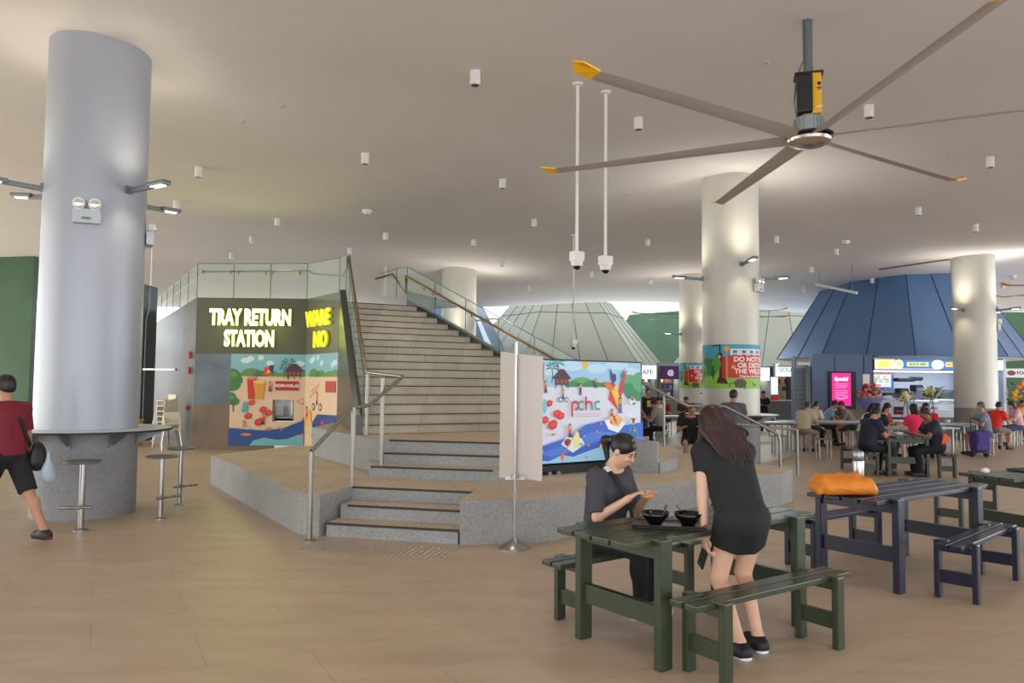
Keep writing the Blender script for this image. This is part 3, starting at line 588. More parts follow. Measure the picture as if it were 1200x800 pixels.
# posters wrapped on two columns
def band(cx, cy, R, z0, z1, a_left, a_right, label, sc=1.0, full=True):
    w = R*(a_right-a_left); h = z1-z0; a = Art(w, h)
    a.rect(0, 0, w, h, (126, 178, 62)); a.rect(0, h*.55, w, h, (60, 158, 184)); a.rect(0, 0, w, h*.3, (146, 196, 70))
    u = h
    for (x, y, rx, ry, col) in ((.30, .5, .2, .22, (56, 130, 60)), (.42, .42, .2, .16, (70, 150, 70)), (.22, .55, .1, .25, (170, 190, 70)), (.12, .35, .1, .3, (150, 180, 60)), (.35, .62, .12, .1, (40, 100, 60)), (.26, .35, .03, .2, (40, 84, 50))): a.ell(u*x, u*y, u*rx, u*ry, col)
    a.rect(0, u*.25, u*.06, u*.72, (150, 20, 30)); a.ell(u*.1, u*.15, u*.06, u*.1, (50, 26, 20)); a.poly([(0, u*.1), (u*.2, u*.1), (u*.1, u*.35)], (54, 34, 24))
    k0 = len(a.v)
    # hanging monkey silhouette on a tree trunk
    a.poly([(u*.34, u*.12), (u*.62, u*.10), (u*.5, u*.35), (u*.49, u*.8), (u*.42, u*.8), (u*.42, u*.3)], (70, 26, 22)); a.ell(u*.42, u*.70, u*.07, u*.1, (44, 30, 28)); a.ell(u*.42, u*.72, u*.035, u*.05, (220, 170, 130)); a.line([(u*.44, u*.75), (u*.43, u*.98)], u*.035, (44, 30, 28)); a.line([(u*.25, u*.97), (u*.45, u*.99)], u*.03, (44, 40, 30))
    for i_ in range(k0, len(a.v)): a.v[i_] = (a.v[i_][0]+u*.34, a.v[i_][1], a.v[i_][2])
    for (x, y, rx, ry, col) in ((.55, .48, .16, .2, (50, 124, 60)), (.68, .55, .12, .16, (84, 150, 60)), (.6, .36, .03, .16, (44, 84, 50))): a.ell(u*x, u*y, u*rx, u*ry, col)
    x0 = u*.82; a.rect(x0, u*.24, x0+u*.10, u*.72, (190, 36, 34)); a.rect(x0+u*.09, u*.22, x0+u*.12, u*.95, (226, 140, 50)); a.ell(x0+u*.1, u*.9, u*.06, u*.06, (240, 160, 60))
    a.rect(x0+u*.18, u*.72, w, u*.90, (214, 220, 236))
    for k in range(6): a.rect(x0+u*(.24+.2*k), u*.80, x0+u*(.33+.2*k), u*.86, (120, 60, 96) if k % 2 else (90, 100, 150)); a.rect(x0+u*(.24+.2*k), u*.73, x0+u*(.33+.2*k), u*.77, (150, 90, 110))
    a.rect(x0+u*.14, u*.24, w, u*.75, (206, 34, 34))
    tx = u*.48+u*.20+ (w-u*.48-u*.2)*.62+u*.04
    for i, (t, s) in enumerate((('DO NOT FEED', .155), ('OR DISTURB', .15), ('THE WILDLIFE', .155))): a.text(t, tx, u*(.655-.135*i), u*s, (240, 232, 226), u*.006)
    a.text('Dispose your food waste', tx, u*.28, u*.075, (240, 232, 226), u*.002)
    a.poly([(x0+u*.2, u*.46), (x0+u*.24, u*.55), (x0+u*.27, u*.48), (x0+u*.3, u*.54), (x0+u*.29, u*.45)], (236, 190, 60))
    a.ell(x0+u*.4, u*.12, u*.14, u*.1, (92, 78, 66)); a.line([(x0+u*.3, u*.02), (x0+u*.32, u*.12), (x0+u*.5, u*.12), (x0+u*.5, u*.0)], u*.035, (92, 78, 66)); a.line([(x0+u*.28, u*.14), (x0+u*.16, u*.1), (x0+u*.18, u*.03)], u*.02, (92, 78, 66)); a.line([(x0+u*.7, u*.14), (x0+u*.78, u*.06), (x0+u*.84, u*.12)], u*.02, (60, 90, 60))
    def pl(x, y, hh):
        q = a_left+x/R; return ((R+.004+hh*.6)*math.sin(q), -(R+.004+hh*.6)*math.cos(q), z0+y)
    o = a.build('wildlife_poster', None, pl, step=.0005, wrap=40, label=label, cat='poster', group='poster bands on columns'); o.location = (cx, cy, 0); return o
band(*C2, .595, 1.60, 2.52, -1.85, 1.35, 'do not feed the wildlife poster band wrapped around the nearer column')
band(*C4, .6, 1.55, 2.45, -2.1, 1.25, 'red and green wildlife poster band on the half hidden farther column')
b = MB(); b.box((0, 0, 0), (.10, .012, .15)); b.mi = 1; b.box((0, -.008, .02), (.07, .004, .06)); o = b.build('small_notice', [m_white, mat('notice_blue', c(60, 90, 150), .5)], label='small notice stuck on the half hidden column', cat='notice'); o.location = (C4[0]+.02, C4[1]-.625, 1.35)

# ------------------------------------------------------------------ bar stools at the left column
def bar_stool(x, y, rz, label, group='fixed bar stools by the left column', h=.76):
    t = thing('bar_stool', label, 'stool', (x, y, 0), rz, group)
    b = MB(); b.lathe([(0, h-.022), (.165, h-.022), (.185, h-.012), (.185, h), (.17, h+.006), (0, h+.006)], seg=32); s = b.build('seat', mat('stool_seat', c(92, 92, 90), .4), t, smooth=True)
    b = MB(); b.cyl((0, 0, .01), (0, 0, h-.02), .031, seg=20); b.build('pole', m_steel, t, smooth=True)
    b = MB(); b.lathe([(0, 0), (.075, 0), (.075, .012), (.03, .025), (0, .025)], seg=24); b.build('base_plate', m_steel, t, smooth=True)
    b = MB(); b.tube([(0, 0, .25), (.0, -.14, .27)], .016); b.tube([(-.17, -.14, .27), (.17, -.14, .27)], .018); b.build('footrest', m_steel, t, smooth=True)
bar_stool(-4.74, 8.45, .1, 'grey topped bar stool in front of the left column base'); bar_stool(-4.21, 9.2, 1.0, 'grey topped bar stool just right of the left column base, the nearer of the pair', h=.75); bar_stool(-4.42, 10.2, .9, 'grey topped bar stool right of the left column base, the farther of the pair')

# ------------------------------------------------------------------ stacked high chairs
m_hc = mat('cream_plastic', c(214, 206, 186), .5)
def high_chair(x, y, z, rz, label):
    t = thing('high_chair', label, 'high chair', (x, y, z), rz, 'cream high chairs stored by the steel wall')
    b = MB(); b.box((0, 0, .50), (.34, .30, .03), bev=.01); b.build('seat', m_hc, t)
    b = MB(); b.box((0, .15, .64), (.34, .03, .28), rx=-.12, bev=.01); b.build('backrest', m_hc, t)
    for s in (-1, 1):
        b = MB(); b.slab([(s*.17, -.16, .50), (s*.17, .17, .50), (s*.17, .20, .78), (s*.17, .13, .68), (s*.17, -.14, .62)], .022); b.build('side_panel', m_hc, t)
    b = MB(); b.tube([(-.17, -.16, .63), (.17, -.16, .63)], .014, 6); b.build('front_bar', m_hc, t)
    for sx in (-1, 1):
        for sy in (-1, 1): b = MB(); b.cyl((sx*.15, sy*.13, .49), (sx*.22, sy*.22, .0), .014, seg=8); b.build('leg', m_steel, t)
names = ['lowest', 'second lowest', 'middle', 'second highest', 'topmost']
for k in range(5): high_chair(-8.60, 18.95-.01*k, .13*k, -.6, 'cream plastic high chair, %s of the tall stack by the steel wall' % names[k])
high_chair(-8.02, 17.98, 0, .5, 'cream plastic high chair at floor level just right of the tall stack'); high_chair(-8.03, 17.99, .12, .5, 'cream plastic high chair stacked on the one right of the tall stack')

# ------------------------------------------------------------------ handrails of the front steps
m_rs = mat('stainless', c(150, 146, 138), .38, 1)
hr = thing('step_handrail', 'stainless steel handrail climbing beside the front platform steps', 'handrail', (-2.0, 8.1, 0))
PO = Vector((-2.0, 8.1, 0))
b = MB(); b.cyl((-2.10, 8.02, 0), (-2.10, 8.02, .93), .028); b.lathe([(0, 0), (.07, 0), (.07, .012), (.03, .02)], (-2.10, 8.02, 0)); pbuild(b, 'post', m_rs, hr, smooth=True)
b = MB(); b.cyl((-1.86, 8.95, .45), (-1.86, 8.95, 1.36), .028); pbuild(b, 'post', m_rs, hr, smooth=True)
b = MB(); b.cyl((-1.66, 9.78, .6), (-1.66, 9.78, 1.72), .028); pbuild(b, 'post', m_rs, hr, smooth=True)
b = MB(); b.cyl((-2.08, 10.95, .9), (-2.08, 10.95, 1.78), .028); pbuild(b, 'post', m_rs, hr, smooth=True)
b = MB(); b.tube([(-2.10, 8.02, .93), (-1.88, 8.95, 1.36), (-1.74, 9.3, 1.38), (-1.45, 10.1, 1.74), (-2.08, 10.95, 1.80), (P0.x+.03, P0.y, 1.80)], .024, 12); pbuild(b, 'rail', m_rs, hr, smooth=True)
hr = thing('step_handrail', 'stainless steel handrail at the right end of the stairs beside the large poster column', 'handrail', (3, 13.4, 0)); PO = Vector((3, 13.4, 0))
e_ = [(RB.x, RB.y, 1.52), D(750, 447, 13.25), D(806, 475.5, 13.1), D(849, 476, 13.3), D(905, 505, 13.6), D(912, 510, 13.6)]; e_ = [Vector(v) for v in e_]
b = MB(); b.tube([tuple(v) for v in e_[1:]]+[(e_[-1].x+.03, e_[-1].y, e_[-1].z-.12)], .026, 12); pbuild(b, 'rail', m_rs, hr, smooth=True)
for px, py, d, z0 in ((778, 461, 13.18, .6), (838, 476, 13.28, .45)):
    q = D(px, py, d); b = MB(); b.cyl((q.x, q.y, z0), tuple(q), .022); pbuild(b, 'post', m_rs, hr, smooth=True)
q = e_[-1]; b = MB(); b.cyl((q.x+.03, q.y, 0), (q.x+.03, q.y, q.z-.1), .028); pbuild(b, 'post', m_rs, hr, smooth=True)
b = MB(); b.tube([(q.x+.03, q.y+.0, .35), (q.x+.62, q.y+.75, .35), (q.x+.62, q.y+.75, .84), (q.x-.6, q.y+.4, .95)], .024, 10); b.cyl((q.x+.62, q.y+.75, 0), (q.x+.62, q.y+.75, .4), .026); pbuild(b, 'guard_rail', m_rs, hr, smooth=True)

# ------------------------------------------------------------------ tactile studs
def studs(p, ex, ey, nx, ny, label):
    me = None
    for i in range(nx):
        for j in range(ny):
            q = Vector(p)+Vector(ex)*i+Vector(ey)*j
            if me is None:
                b = MB(); b.lathe([(0, .008), (.011, .008), (.016, 0)], seg=10); o = b.build('tactile_stud', m_steel); me = o.data
            else: o = bpy.data.objects.new('tactile_stud', me); COL.objects.link(o)
            o.location = (q.x, q.y, 0); props(o, label, 'tactile stud', label)
u1 = Vector((.977, -.213, 0)); v1 = Vector((-.213, -.977, 0))
studs((-2.02, 8.0, 0), u1*.058, v1*.058, 27, 8, 'small steel tactile studs on the floor before the front steps')
studs((3.98, 11.9, 0), Vector((.055, .02, 0)), Vector((.03, -.1, 0)), 8, 9, 'steel tactile studs on the floor right of the platform end')

# ------------------------------------------------------------------ stanchion with folded white board, digital display
t = thing('stanchion', 'slim steel pole on a domed base in front of the platform', 'pole', (.045, 7.75, 0))
b = MB(); b.cyl((0, 0, .02), (0, 0, 2.09), .015); b.build('pole', m_steel, t, smooth=True)
b = MB(); b.lathe([(0, 0), (.165, 0), (.165, .012), (.13, .035), (.05, .075), (.018, .12), (0, .12)], seg=40); b.build('base', m_steel, t, smooth=True)
b = MB(); b.cyl((0, 0, .70), (0, 0, .74), .04); b.box((.0, .03, .70), (.2, .02, .03)); b.build('clamp', m_steel, t)
t = thing('white_board', 'tall folded off white board held upright by the steel pole', 'board', (.045, 7.82, 0))
mb_ = mat('board_offwhite', c(206, 196, 192), .6)
for pts, nm in (([(-.165, .62, .62), (.02, .03, .70), (.02, .03, 1.97), (-.165, .62, 2.02)], 'leaf'), ([(.02, .03, .70), (.27, -.12, .68), (.27, -.12, 1.94), (.02, .03, 1.97)], 'leaf')):
    b = MB(); b.slab(pts, .012); b.build(nm, mb_, t)
b = MB(); b.cyl((.0, .02, .72), (.0, .02, 1.96), .011); b.build('hinge', m_gmet, t)

S0, S1 = Vector((.33, 10.12)), Vector((1.93, 11.22)); sd = (S1-S0).normalized(); sn = Vector((sd.y, -sd.x)); SL = (S1-S0).length
t = thing('digital_display', 'large lit display with a beach picture and the letters pchc on a black base', 'display', (S0.x, S0.y, .45)); PO = Vector((S0.x, S0.y, .45))
b = MB(); b.prism([(S0-sn*.12)[:], (S1-sn*.12)[:], (S1-sn*.0)[:], (S0)[:]], .58, 2.0); pbuild(b, 'frame', m_black, t)
b = MB(); b.prism([(S0-sn*.35-sd*.05)[:], (S1-sn*.35+sd*.06)[:], (S1+sn*.05+sd*.06)[:], (S0+sn*.05-sd*.05)[:]], .45, .57); pbuild(b, 'base', m_black, t)
b = MB(); 
for px_, in ((.15,), (.3,)): b.cyl(tuple((S0+sd*px_+sn*.08).to_3d()+Vector((0, 0, .47))), tuple((S0+sd*px_+sn*.12).to_3d()+Vector((0, 0, .47))), .03)
pbuild(b, 'castor', m_gmet, t)
w, h = SL-.06, 1.38; a = Art(w, h); a.e = .2; beach(a, w, h, cream=(208, 212, 224)); a.rect(0, h*.74, w, h, (150, 194, 222))
for (x, y, r) in ((.1, .9, .1), (.3, .95, .12), (.55, .93, .1), (.75, .97, .12), (.9, .9, .1)): a.ell(w*x, h*y, w*r, h*.05, (180, 212, 232))
for (x, r, hh) in ((.4, .13, .1), (.5, .1, .07), (.32, .08, .06), (.62, .1, .05)): a.poly([(w*x+w*r*math.cos(q), h*.74+h*hh*math.sin(q)) for q in [math.pi*i/10 for i in range(11)]], (96, 158, 90) if r > .1 else (60, 130, 80))
a.ell(w*.43, h*.965, .055, .055, (224, 178, 60)); palm(a, w*.12, h*.78, .2, (20, 110, 100)); palm(a, w*.17, h*.8, .24, (40, 140, 110)); hut(a, w*.21, h*.76, .24)
for (x, y, r) in ((.87, .78, .09), (.93, .76, .09), (.90, .70, .08), (.97, .68, .08), (1.0, .8, .1), (.86, .72, .06)): a.ell(w*x, h*y, w*r, w*r*.8, (80, 160, 110) if r > .085 else (50, 130, 90))
a.rect(0, h*.8, w*.045, h*.97, (190, 60, 60)); a.rect(0, h*.88, w*.03, h*.95, (60, 50, 110))
a.poly([(w*.66, h*.62), (w*.76, h*.50), (w*.85, h*.93), (w*.80, h*.86), (w*.76, h*.7), (w*.72, h*.78), (w*.62, h*.80), (w*.68, h*.72)], (206, 46, 62)); a.poly([(w*.68, h*.72), (w*.76, h*.51), (w*.78, h*.6), (w*.74, h*.76)], (226, 196, 60)); a.poly([(w*.67, h*.94), (w*.73, h*.82), (w*.70, h*.76), (w*.68, h*.84)], (40, 60, 130)); a.poly([(w*.78, h*.86), (w*.83, h*.95), (w*.80, h*.82)], (40, 120, 130)); a.ell(w*.72, h*.84, .03, .06, (60, 50, 90)); a.poly([(w*.60, h*.78), (w*.66, h*.8), (w*.72, h*.72), (w*.68, h*.70)], (220, 110, 40))
for (x, y, s, col, tr_) in ((.06, .68, .18, (200, 70, 90), (40, 50, 90)), (.38, .66, .17, (60, 60, 70), (60, 80, 120)), (.53, .73, .14, (150, 50, 60), (60, 40, 40)), (.775, .47, .24, (90, 110, 160), (70, 80, 160)), (.215, .62, .15, (120, 140, 190), (60, 60, 90)), (.69, .38, .2, (120, 40, 40), (120, 40, 40))): kid(a, w*x, h*y, s, col, tr_)
for x in (.19, .245): a.ell(w*x, h*.615, .035, .035, (40, 40, 50)); a.ell(w*x, h*.615, .024, .024, (208, 212, 224))
for (x, y, s) in ((.09, .58, .06), (.16, .48, .07), (.195, .455, .07), (.05, .42, .07), (.12, .37, .09)): five(a, w*x, h*y, s, (200, 46, 44), .4)
a.ell(w*.045, h*.55, .035, .1, (110, 190, 200))
# the pchc wordmark
def arc(cx, cy, r, a0, a1, wd, col, n=10): a.line([(cx+r*math.cos(a0+(a1-a0)*i/n), cy+r*math.sin(a0+(a1-a0)*i/n)) for i in range(n+1)], wd, col)
ty = h*.555; R_ = .056; tq_ = (72, 150, 152); rd = (182, 44, 56); wd = .031
arc(w*.325, ty, R_, -math.pi*.5, math.pi*1.0, wd, rd); a.line([(w*.325-R_, ty), (w*.325-R_, ty-.15)], wd, rd); arc(w*.385, ty, R_, math.pi*.3, math.pi*1.7, wd, tq_)
a.line([(w*.425, ty+.125), (w*.425, ty-.065)], wd, rd); arc(w*.425+.054, ty, .054, 0, math.pi, wd, rd); a.line([(w*.425+.108, ty), (w*.425+.108, ty-.065)], wd, tq_); arc(w*.54, ty, R_, math.pi*.3, math.pi*1.7, wd, tq_)
a.rect(w*.33, h*.468, w*.58, h*.476, (206, 170, 176)); a.rect(w*.35, h*.445, w*.56, h*.452, (206, 160, 170))
blue, lb = (52, 98, 196), (70, 120, 210)
a.poly([(0, h*.02), (w, h*.05), (w, h*.37), (w*.9, h*.36), (w*.75, h*.33), (w*.6, h*.40), (w*.42, h*.36), (w*.25, h*.24), (0, h*.16)], blue)
a.poly([(0, h*.10), (w*.3, h*.20), (w*.5, h*.30), (w*.7, h*.27), (w, h*.22), (w, h*.15), (w*.6, h*.22), (w*.35, h*.12), (w*.1, h*.06)], lb)
a.poly([(0, 0), (w, 0), (w, h*.15), (w*.86, h*.2), (w*.7, h*.1), (w*.55, h*.13), (w*.45, h*.1), (w*.3, h*.05), (w*.2, h*.075), (w*.08, h*.02), (0, h*.03)], (150, 200, 226))
a.poly([(w*.19, h*.18), (w*.30, h*.09), (w*.41, h*.17), (w*.38, h*.23), (w*.24, h*.25)], (220, 224, 232)); a.ell(w*.25, h*.195, .06, .05, (150, 30, 40)); a.ell(w*.33, h*.22, .06, .12, (232, 214, 150)); a.ell(w*.375, h*.17, .035, .025, (130, 190, 110)); kid(a, w*.27, h*.24, .2, (210, 60, 70)); a.line([(w*.2, h*.06), (w*.33, h*.3)], .015, (190, 130, 80)); a.ell(w*.2, h*.06, .03, .05, (230, 110, 60))
a.poly([(w*.60, h*.40), (w*.64, h*.31), (w*.74, h*.27), (w*.81, h*.36), (w*.72, h*.44)], (226, 230, 238)); a.poly([(w*.64, h*.43), (w*.66, h*.36), (w*.74, h*.33), (w*.79, h*.41), (w*.72, h*.47)], (226, 170, 110))
for k in range(8): a.ell(w*(.67+.015*(k % 4)+.01*(k//4)), h*(.38+.03*(k//4)+.012*(k % 3)), .022, .018, ((200, 60, 50), (230, 190, 90), (120, 60, 40))[k % 3])
a.ell(w*.895, h*.395, .05, .06, (226, 230, 238)); a.poly([(w*.87, h*.42), (w*.92, h*.42), (w*.905, h*.36), (w*.885, h*.36)], (150, 80, 50))
a.ell(w*.885, h*.60, .055, .06, (226, 226, 220)); five(a, w*.885, h*.62, .04, (160, 70, 50)); five(a, w*.93, h*.64, .03, (60, 130, 80)); a.ell(w*.9, h*.57, .03, .02, (70, 140, 80))
palm(a, w*.885, h*.16, .17, (50, 176, 150)); palm(a, w*.91, h*.14, .15, (40, 160, 140))
for (x, y) in ((.56, .37), (.52, .29), (.40, .25), (.44, .16), (.02, .12), (.42, .04), (.67, .14), (.9, .29), (.72, .2)): a.ell(w*x, h*y, .025, .016, (232, 120, 80), 6)
for (x, y) in ((.56, .14), (.585, .13), (.57, .17)): a.ell(w*x, h*y, .025, .03, (226, 170, 100))
a.poly([(w*.08, h*.27), (w*.11, h*.26), (w*.14, h*.29), (w*.1, h*.29)], (200, 140, 90))
a.build('screen', t, lambda x, y, hh: tuple(S0.to_3d()+sd.to_3d()*(x+.03)+Vector((0, 0, .60+y))+sn.to_3d()*hh-PO), step=.0003)

# ------------------------------------------------------------------ ceiling fixtures
cans = [(557, 90), (748, 145), (1018, 130), (428, 184), (589, 214), (233, 200), (207, 240), (325, 260), (295, 281), (271, 300), (452, 277), (555, 285), (626, 261), (410, 294), (759, 285), (910, 281), (980, 296), (951, 317), (942, 340), (1022, 330), (1076, 247), (1143, 267), (1160, 188), (1175, 336), (693, 322), (620, 338), (763, 330)]
where = ['high in the middle of the ceiling', 'right of the two long camera rods', 'behind the ceiling fan motor', 'above the stair top', 'left of the shorter camera rod, nearest', 'nearest the left column lamps', 'second from the left column lamps', 'above the tray return sign, right one', 'above the tray return sign, middle one', 'above the tray return sign, left one', 'between the stair balustrades', 'above the column behind the stairs', 'just left of the camera rods', 'small one above the upper deck glass', 'left of the large poster column', 'right of the large poster column top', 'nearest right of the round smoke detector', 'beside the blue hood, upper', 'beside the blue hood, lower', 'just above the blue hood', 'above the column before the blue stall, left one', 'above the column before the blue stall, right one', 'near the right picture edge below the fan blade', 'at far right beside the fan', 'above the sage hood', 'above the sage hood, left', 'above the green hood']
spots_on = {0, 1, 2, 3, 4, 5, 6, 7, 12, 20}
for i, (px, py) in enumerate(cans):
    q = C(px, py-7 if py < 150 else py-4); t = thing('ceiling_downlight', 'white cylinder downlight, ' + where[i], 'ceiling light', tuple(q), 0, 'cylinder downlights on the ceiling')
    b = MB(); b.cyl((0, 0, .06), (0, 0, -.19), .07, seg=24); b.build('housing', m_white, t, smooth=True)
    b = MB(); b.lathe([(.055, -.1905), (.055, -.193), (.0, -.193)], seg=20); b.build('diffuser', mat('can_lens', c(70, 68, 66), .3), t)
    if i in spots_on: spot((q.x, q.y, q.z-.22), (q.x, q.y, 0), 80, (1, .90, .76), 1.75, .7, .05)
# lights of the same kind over the foreground tables (above the top picture edge)
for (x, y) in ((-1.5, 3.0), (3.0, 4.2), (6.0, 7.2), (-4.5, 5.5), (1.6, 6.6), (8.5, 12)): spot((x, y, 5.5), (x, y, 0), 70, (1, .91, .78), 1.75, .7, .06)
for (px, py, lb) in ((430, 248, 'round white smoke detector above the stairs'), (588, 310, 'round white smoke detector near the column behind the stairs'), (991, 284, 'round white smoke detector right of the large poster column'), (1187, 325, 'round white smoke detector at the far right')):
    q = C(px, py-2); t = thing('smoke_detector', lb, 'smoke detector', tuple(q), 0, 'smoke detectors'); b = MB(); b.lathe([(0, -.10), (.06, -.10), (.10, -.06), (.12, -.02), (.12, .06)], seg=20); b.build('body', m_white, t, smooth=True)
    b = MB(); b.ball((0, 0, -.10), (.045, .045, .03)); b.build('lens', mat('clear_dome', c(150, 160, 165), .2), t)
for k, (px, py, lb) in enumerate(((898, 72, 'small ceiling sprinkler left of the fan motor'), (600, 202, 'small ceiling sprinkler above the middle downlights'), (1112, 180, 'small ceiling sprinkler right of the fan'), (735, 228, 'small ceiling sprinkler below the long left blade'), (284, 142, 'small ceiling sprinkler near the left column'), (330, 124, 'faint ceiling sprinkler right of the left column'))):
    q = C(px, py); b = MB(); b.lathe([(0, -.03), (.03, -.025), (.045, .0), (.045, .03)], seg=16); o = b.build('ceiling_sprinkler', mat('sprinkler', c(180, 170, 162), .5), label=lb, cat='sprinkler'); o.location = q
def cam_rod(px, py0, py1, label, s=1.0, r=.022, box=True):
    q = C(px, py0); e = D(px+ (py1-py0)*.006, py1, q.y); t = thing('hanging_camera', label, 'security camera', tuple(q), 0, 'cameras hanging on rods'); L = q.z-e.z
    b = MB(); b.lathe([(r, -.04), (.07*s, -.03), (.07*s, .03), (0, .03)], seg=20); b.build('ceiling_rose', m_white, t)
    b = MB(); b.cyl((0, 0, .0), (0, 0, -L), r, seg=14); b.build('rod', m_white, t, smooth=True)
    if box:
        b = MB(); b.box((.0, -.02, -L-.02), (.17*s, .13*s, .13*s), rz=.6, bev=.01); b.build('junction_box', m_white, t)
        b = MB(); b.lathe([(0, -.075), (.075, -.07), (.085, 0), (.0, .0)], (0, -.02, -L-.085*s), seg=24); b.build('camera_body', m_white, t, smooth=True)
        b = MB(); b.ball((0, -.02, -L-.15*s), (.055*s, .055*s, .055*s)); b.build('dome', mat('dark_dome', c(20, 20, 24), .08), t, smooth='all')
cam_rod(677, 97, 299, 'dome camera on the left one of two long white ceiling rods'); cam_rod(710, 107, 304, 'dome camera on the right one of two long white ceiling rods')
cam_rod(672.5, 275, 400, 'small dome camera on a thin rod hanging before the sage hood', 1.1, .025)
cam_rod(179, 282, 384, 'small dome camera on a thin rod near the left end of the upper deck', 1.0, .03)
cam_rod(452, 313, 347, 'short thin white rod hanging above the stair head', .9, .03, False)
q0, q1 = C(1030, 315), C(1113, 303); t = thing('ceiling_track', 'thin bronze ceiling track left of the column before the blue stall', 'track', tuple(q0)); b = MB(); v = q1-q0; b.box((v.x/2, v.y/2, v.z/2-.02), (v.length, .05, .05), rz=math.atan2(v.y, v.x), ry=-math.asin(v.z/v.length)); b.build('rail', mat('track_bronze', c(120, 92, 64), .5), t)
q0, q1 = D(956, 333, 26), D(1004, 343, 24.5); t = thing('linear_light', 'slim white linear fitting hanging above the blue hood', 'ceiling light', tuple(q0)); v = q1-q0
b = MB(); b.box(tuple(v/2), (v.length, .09, .08), rz=math.atan2(v.y, v.x), ry=-math.asin(v.z/v.length)); b.build('housing', m_white, t); b = MB()
for f_ in (.1, .9): p = v*f_; b.cyl(tuple(p), (p.x, p.y, zceil(q0.x+p.x, q0.y+p.y)-q0.z+.05), .01, seg=6)
b.build('hanger', m_gmet, t)

# ------------------------------------------------------------------ ceiling fans
def fan(x, y, z, a0, label, R=3.2, pole=True, motor='near'):
    t = thing('ceiling_fan', label, 'fan', (x, y, z), 0, 'giant ceiling fans'); zc = zceil(x, y)-z+.1
    b = MB(); b.lathe([(0, -.055), (.10, -.06), (.17, -.05), (.23, -.02), (.24, .01), (.20, .035), (0, .035)], seg=48); b.build('hub_disc', mat('polished_alu', c(206, 200, 190), .22, .9), t, smooth=True)
    b = MB(); b.lathe([(0, -.064), (.05, -.066), (.065, -.058)], seg=24); b.build('hub_cap', m_gmet, t, smooth=True)
    b = MB(); b.lathe([(.20, .03), (.26, .04), (.26, .06), (.16, .065), (0, .065)], seg=36); b.build('blade_ring', mat('dark_ring', c(60, 58, 60), .4, .6), t)
    b = MB(); b.lathe([(0, .06), (.155, .06), (.155, .25), (.14, .26), (0, .26)], seg=24)
    for k in range(24): q = 2*math.pi*k/24; b.box((.158*math.cos(q), .158*math.sin(q), .155), (.012, .012, .17), rz=q)
    b.build('motor_housing', mat('cast_alu', c(156, 164, 166), .4, .6), t)
    b = MB(); b.box((.03, 0, .50), (.20, .26, .46), rz=-.3, bev=.02); b.build('drive_case', m_yellow, t)
    b = MB(); b.box((-.07, -.07, .49), (.16, .20, .43), rz=-.3, bev=.02); b.build('control_box', m_black, t)
    b = MB(); b.box((0, 0, .735), (.30, .26, .02), rz=-.3); b.build('top_plate', m_black, t)
    b = MB(); b.ball((.062, -.147, .60), (.022, .006, .022), 10, 6, rz=-.3); b.box((.062, -.147, .555), (.05, .004, .012), rz=-.3); b.box((.062, -.147, .535), (.036, .004, .010), rz=-.3); b.build('maker_mark', m_black, t)
    b = MB(); b.box((.062, -.147, .34), (.06, .004, .016), rz=-.3); b.build('white_mark', m_white, t)
    b = MB(); b.cyl((0, 0, .74), (0, 0, .86), .06, .05); b.box((0, 0, .9+(zc-.9)/2), (.075, .075, zc-.9+.1), rz=.5, bev=.008); b.build('down_rod', m_gmet, t)
    b = MB(); b.tube([(-.13, .02, .25), (-.16, .0, .45), (-.13, .0, .72), (-.05, .0, .92), (-.05, 0, min(zc, 1.6))], .010, 6); b.build('cable', m_gmet, t, smooth=True)
    for k in range(6):
        q = a0+k*math.pi/3; M = Matrix.Rotation(q, 4, 'Z')
        b = MB(); n = 14; secs = []
        for i in range(n+1):
            s = i/n; r = .22+(R-.34)*s; ch = .20-.05*s; tw = .30-.16*s; zz = .03-.10*s*s*0
            sec = [(-ch/2, 0), (-ch*.2, .016), (ch*.3, .012), (ch/2, 0), (ch*.2, -.004), (-ch*.3, -.006)]
            secs.append([b.b.verts.new(M @ Vector((r, y_*math.cos(tw)-z_*math.sin(tw), zz+y_*math.sin(tw)+z_*math.cos(tw)))) for y_, z_ in sec])
        for u_, v_ in zip(secs, secs[1:]):
            for i in range(6): b.b.faces.new((u_[i], u_[(i+1) % 6], v_[(i+1) % 6], v_[i]))
        b.b.faces.new(secs[0]); b.b.faces.new(secs[-1][::-1])
        bl = b.build('blade', mat('blade_alu', c(176, 170, 164), .5, .1), t, smooth=True)
        b = MB(); pts = [(R-.14, -.07, .02), (R-.14, .07, .045), (R+.06, .085, .075), (R+.10, -.02, .11), (R+.04, -.10, .06)]
        b.slab([tuple(M @ Vector(p)) for p in pts], .018); b.build('blade_tip', m_yellow, bl)
hub = G(948, 165, 4.4); fan(hub.x, hub.y, 4.4, math.radians(33), 'giant silver ceiling fan with yellow tips and yellow motor at upper right')
hub2 = D(833, 370, 30); fan(hub2.x, hub2.y, hub2.z, math.radians(10), 'distant yellow tipped ceiling fan half hidden behind the large poster column')
fan(22.2, 34, 3.66, math.radians(0), 'distant yellow tipped ceiling fan at the far right, its motor in view')
fan(16.5, 20.3, 4.4, math.radians(0), 'yellow tipped ceiling fan at the right, only one blade in view')
